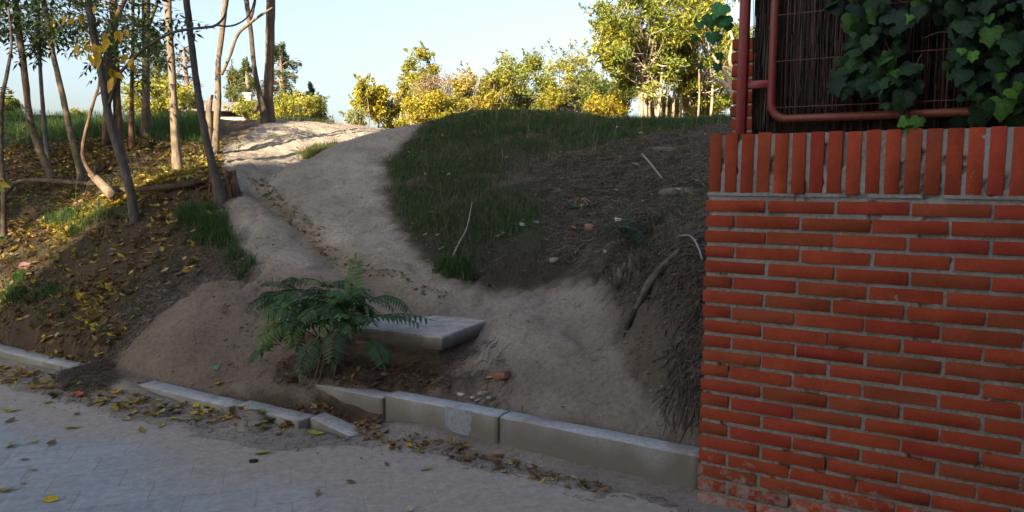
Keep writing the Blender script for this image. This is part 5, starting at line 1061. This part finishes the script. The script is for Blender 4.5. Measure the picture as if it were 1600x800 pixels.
for i, (x, y, r, c, lb) in enumerate([(755, 616, .02, (.27, .24, .2), 'largest flat stone of the little heap behind the kerb crack'), (738, 622, .014, (.33, .30, .26), 'pale round stone at the left of the little stone heap'), (764, 622, .014, (.26, .23, .2), 'small stone at the right of the little stone heap'), (748, 626, .012, (.24, .2, .17), 'lowest small stone of the little stone heap'), (720, 617, .014, (.38, .36, .3), 'single pale chip left of the little stone heap')]):
    obj1('stone', lambda mb: rock(mb, gp(x, y, r*.25), r*1.25, c, (1.4, .9, .5), 2), M_STONE, lb, 'stone', True)
obj1('concrete_lump', lambda mb: rock(mb, gp(866, 407, .0), .06, (.16, .155, .14), (1.3, .6, .35), 3), M_STONE, 'grey broken concrete lump at the lower border of the mound', 'rubble')
obj1('concrete_lump', lambda mb: rock(mb, gp(1066, 300, -.02), .15, (.085, .075, .065), (1.2, .9, .35), 4), M_STONE, 'large pale earthy lump half sunk in the mound near the wall', 'rubble')
obj1('concrete_lump', lambda mb: rock(mb, gp(1035, 232, -.02), .13, (.075, .066, .056), (1.4, .9, .3), 4), M_STONE, 'earthy lump high on the mound above the straight stick', 'rubble')
obj1('dead_stick', lambda mb: tube(mb, [gp(1003, 246, .03), gp(1016, 262, .04), gp(1034, 282, .02)], [.011, .010, .007], 7, (.22, .185, .15), .08), M_TWIG, 'straight pale stick lying on the upper mound', 'stick')
obj1('dead_stick', lambda mb: tube(mb, smoothpath([gp(707, 403, .01), gp(718, 388, .05), gp(730, 372, .09), gp(738, 345, .16)]), [.007, .006, .005, .003], 6, (.22, .20, .18), .08), M_TWIG, 'thin grey forked stick standing in the mound edge grass', 'stick')
obj1('bent_hose', lambda mb: tube(mb, smoothpath([gp(1062, 376, .03), gp(1078, 384, .06), gp(1090, 398, .05), gp(1097, 412, .02)]), .0055, 8, (.20, .205, .22), .0), M_PAINT if False else M_STONE, 'pale grey bent hose end beside the brick wall', 'hose', True)
obj1('grey_root', lambda mb: tube(mb, smoothpath([gp(1062, 398, .03), gp(1040, 420, .03), gp(1018, 445, .03), gp(1000, 475, .02), gp(985, 500, .01)]), [.012, .022, .024, .016, .008], 8, (.12, .105, .09), .2), M_BARK, 'thick grey root running down the bank beside the frayed stump', 'root', True)
obj1('dark_root', lambda mb: tube(mb, smoothpath([gp(1003, 470, .02), gp(988, 500, .02), gp(974, 530, .01)]), [.012, .018, .004], 7, (.04, .033, .028), .3), M_BARK, 'dark frayed root tip hanging over the bare dirt slope', 'root', True)
def scrap(px, py, s, col, label, cat, name='plastic_scrap'):
    def f(mb):
        c = gp(px, py, .025); g = np.linspace(-1, 1, 6); V = []
        for a in g:
            for b in g: V.append(c+np.array([a*s, b*s*.6, .35*s*abs(fbm(np.array([a*2+px]), np.array([b*2.]), 3, 3)[0])*4+b*s*.5]))
        i = np.arange(36).reshape(6, 6); mb.add(V, np.stack([i[:-1, :-1], i[:-1, 1:], i[1:, 1:], i[1:, :-1]], -1).reshape(-1, 4), None, col)
    obj1(name, f, M_STONE, label, cat, False)
scrap(966, 349, .026, (.55, .56, .6), 'crumpled white plastic scrap caught in the seedling', 'litter')
scrap(816, 356, .022, (.28, .33, .34), 'small pale plastic scrap in the lower grass of the mound', 'litter')
scrap(838, 352, .022, (.08, .11, .12), 'dull blue green scrap right of the pale plastic scrap', 'litter')
scrap(38, 420, .045, (.25, .13, .15), 'pinkish crumpled paper in the litter at the left edge', 'litter', 'paper_scrap')
scrap(338, 580, .016, (.03, .20, .13), 'tiny dark green bottle cap on the dirt bank', 'litter', 'bottle_cap')
scrap(125, 622, .022, (.36, .07, .05), 'small flat red scrap on the sandy pavement edge', 'litter', 'red_scrap')
# seedlings and shrub
def frond(mb, p, az, pit, ln, n=9, ll=.085, lw=.022, bendd=.9, col=(.04, .085, .03), roll=0., stem=(.09, .075, .03)):
    S = []; a = pit; q = np.array(p, float); st_ = ln/14; dirs = []
    for k in range(15):
        S.append(q.copy()); d = np.array([cos(az)*cos(a), sin(az)*cos(a), sin(a)]); dirs.append(d); q = q+d*st_; a -= bendd/14
    S = np.array(S); tube(mb, S, [.0032, .0025, .0012], 5, stem, 0, False)
    for i in range(n):
        f = .2+.78*i/(n-1); k = f*14; j = int(min(k, 13)); b = S[j]+(S[j+1]-S[j])*(k-j); d = dirs[j]; sd0 = norm(np.cross(d, (0, 0, 1))); up = np.cross(sd0, d)
        for sg in (-1, 1):
            sd = norm(sd0*sg*cos(roll)+up*sin(roll)*sg); l = ll*(1.05-.75*abs(f-.5))*rng.uniform(.9, 1.1); dr = norm(sd+d*.45-up*.25); wv = norm(np.cross(dr, up+sd*.0)); c = np.array(col)*rng.uniform(.75, 1.3)
            V = [b, b+dr*l*.3+wv*lw*.5, b+dr*l*.3-wv*lw*.5, b+dr*l*.33+up*lw*.12, b+dr*l*.7-up*l*.08+wv*lw*.32, b+dr*l*.7-up*l*.08-wv*lw*.32, b+dr*l-up*l*.22, ]
            mb.add(V, [(1, 3, 6, 4), (3, 2, 5, 6)], [(0, 3, 1), (0, 2, 3)], c)
    b = S[-1]; d = dirs[-1]; sd = norm(np.cross(d, (0, 0, 1))); mb.add([b, b+d*ll*.4+sd*lw*.5, b+d*ll*.9, b+d*ll*.4-sd*lw*.5], [(0, 1, 2, 3)], None, col)
shc = hit(500, 585); shc = np.array([at(500, 560, 4.42)[0], 4.42, 0]); shc[2] = hgt(shc[0:1], shc[1:2])[0]
shr = empty('leafy_shrub', tuple(shc)); tag(shr, 'green shrub with long feathered leaves growing over the left of the slab', 'shrub')
mb = MB(); tops = []
for (px, py, d) in [(455, 470, 4.45), (475, 455, 4.5), (500, 470, 4.35), (520, 480, 4.3), (545, 470, 4.4), (560, 480, 4.35), (535, 500, 4.25), (480, 500, 4.3), (450, 500, 4.35), (515, 450, 4.55)]:
    e = at(px, py, d); b0 = shc+np.array([rng.normal()*.08, rng.normal()*.05, 0]); tops.append(e); tube(mb, smoothpath([b0, (b0+e)/2+np.array([rng.normal()*.03, 0, .03]), e]), [.006, .005, .003], 6, (.10, .085, .04), .03)
mb.build('stem', M_TWIG, shr, True)
mb = MB(); GC = [(.045, .11, .038), (.032, .08, .033), (.06, .14, .042), (.09, .165, .035)]
for e in tops:
    for k in range(6):
        frond(mb, e+rng.normal(size=3)*.012, rng.uniform(-pi, pi) if k < 2 else rng.uniform(-pi*.95, -.05*pi), rng.uniform(.1, .95), rng.uniform(.18, .32), 9, rng.uniform(.065, .09), .021, rng.uniform(.9, 1.8), GC[rng.integers(4)], rng.normal()*.3)
for (px, py, d, az, pit, ln, bd) in [(560, 505, 4.2, -.15, .45, .42, .75), (560, 500, 4.3, .1, .35, .36, .9), (545, 490, 4.3, 1.2, 1.45, .30, .25), (530, 520, 4.15, -1.5, .5, .30, 2.0), (580, 470, 4.35, -.2, .6, .26, 1.6), (465, 480, 4.35, 2.9, .5, .30, 1.2), (470, 450, 4.4, 2.2, .7, .25, 1.3), (440, 540, 4.2, 3.3, .3, .22, 1.5), (500, 530, 4.1, -1.8, .2, .28, 1.5), (575, 530, 4.2, -.9, .1, .22, 1.3)]:
    frond(mb, at(px, py, d), az, pit, ln, 11, .085, .019, bd, GC[rng.integers(4)], 0)
mb.build('foliage', M_LEAF, shr)
st2 = empty('bare_stalks', tuple(hit(432, 520))); tag(st2, 'clump of dry upright stalks at the left side of the green shrub', 'stalks')
mb = MB()
for (a, b, c) in [(428, 432, 425), (434, 433, 436), (439, 434, 441), (420, 455, 417), (446, 440, 449), (431, 450, 430)]:
    p = hit(a, 520); tube(mb, [p-np.array([0, 0, .05]), at((a+c)/2, 480, p[1]), at(c, b, p[1])], [.0045, .004, .0035], 6, (.12, .085, .05), .05)
mb.build('stem', M_TWIG, st2, True)
sd = empty('seedling', tuple(gp(968, 385))); tag(sd, 'small dark feathery seedling on the mound with a white scrap in it', 'plant')
mb = MB(); c0 = gp(968, 385)
for k in range(13): frond(mb, c0+np.array([0, 0, .05+.01*k]), rng.uniform(-pi, pi), rng.uniform(.15, .9), rng.uniform(.2, .34), 8, .055, .015, 1.0, (.026, .055, .024))
mb.build('foliage', M_LEAF, sd); mb = MB(); tube(mb, [c0-np.array([0, 0, .03]), c0+np.array([0, 0, .16])], [.005, .003], 5, (.08, .07, .04)); mb.build('stem', M_TWIG, sd)
wd_ = empty('broad_leaf_weed', tuple(gp(905, 330))); tag(wd_, 'low blue green broad leaved weed on the mound above the seedling', 'plant')
mb = MB(); c0 = gp(905, 328)
for az, ln in [(2.9, .19), (.2, .17), (2.2, .12), (.9, .12), (-.5, .1), (3.7, .12)]:
    d = np.array([cos(az), sin(az)*.6, .35]); s_d = norm(np.cross(d, (0, 0, 1))); p = c0+np.array([0, 0, .01])
    mb.add([p, p+d*ln*.5+s_d*ln*.25, p+d*ln, p+d*ln*.5-s_d*ln*.25, p+d*ln*.5+np.array([0, 0, -.015])], None, [(0, 1, 4), (1, 2, 4), (2, 3, 4), (3, 0, 4)], np.array((.07, .14, .11))*rng.uniform(.8, 1.2))
mb.build('leaves', M_LEAF, wd_)
mb = MB()
for az in (-1.2, -1.9, -.8): tube(mb, [c0+np.array([0, 0, .03]), c0+np.array([cos(az)*.05, sin(az)*.04, .10]), c0+np.array([cos(az)*.16, sin(az)*.10-.02, .05])], [.003, .003, .002], 5, (.26, .24, .16))
mb.build('stem', M_TWIG, wd_)
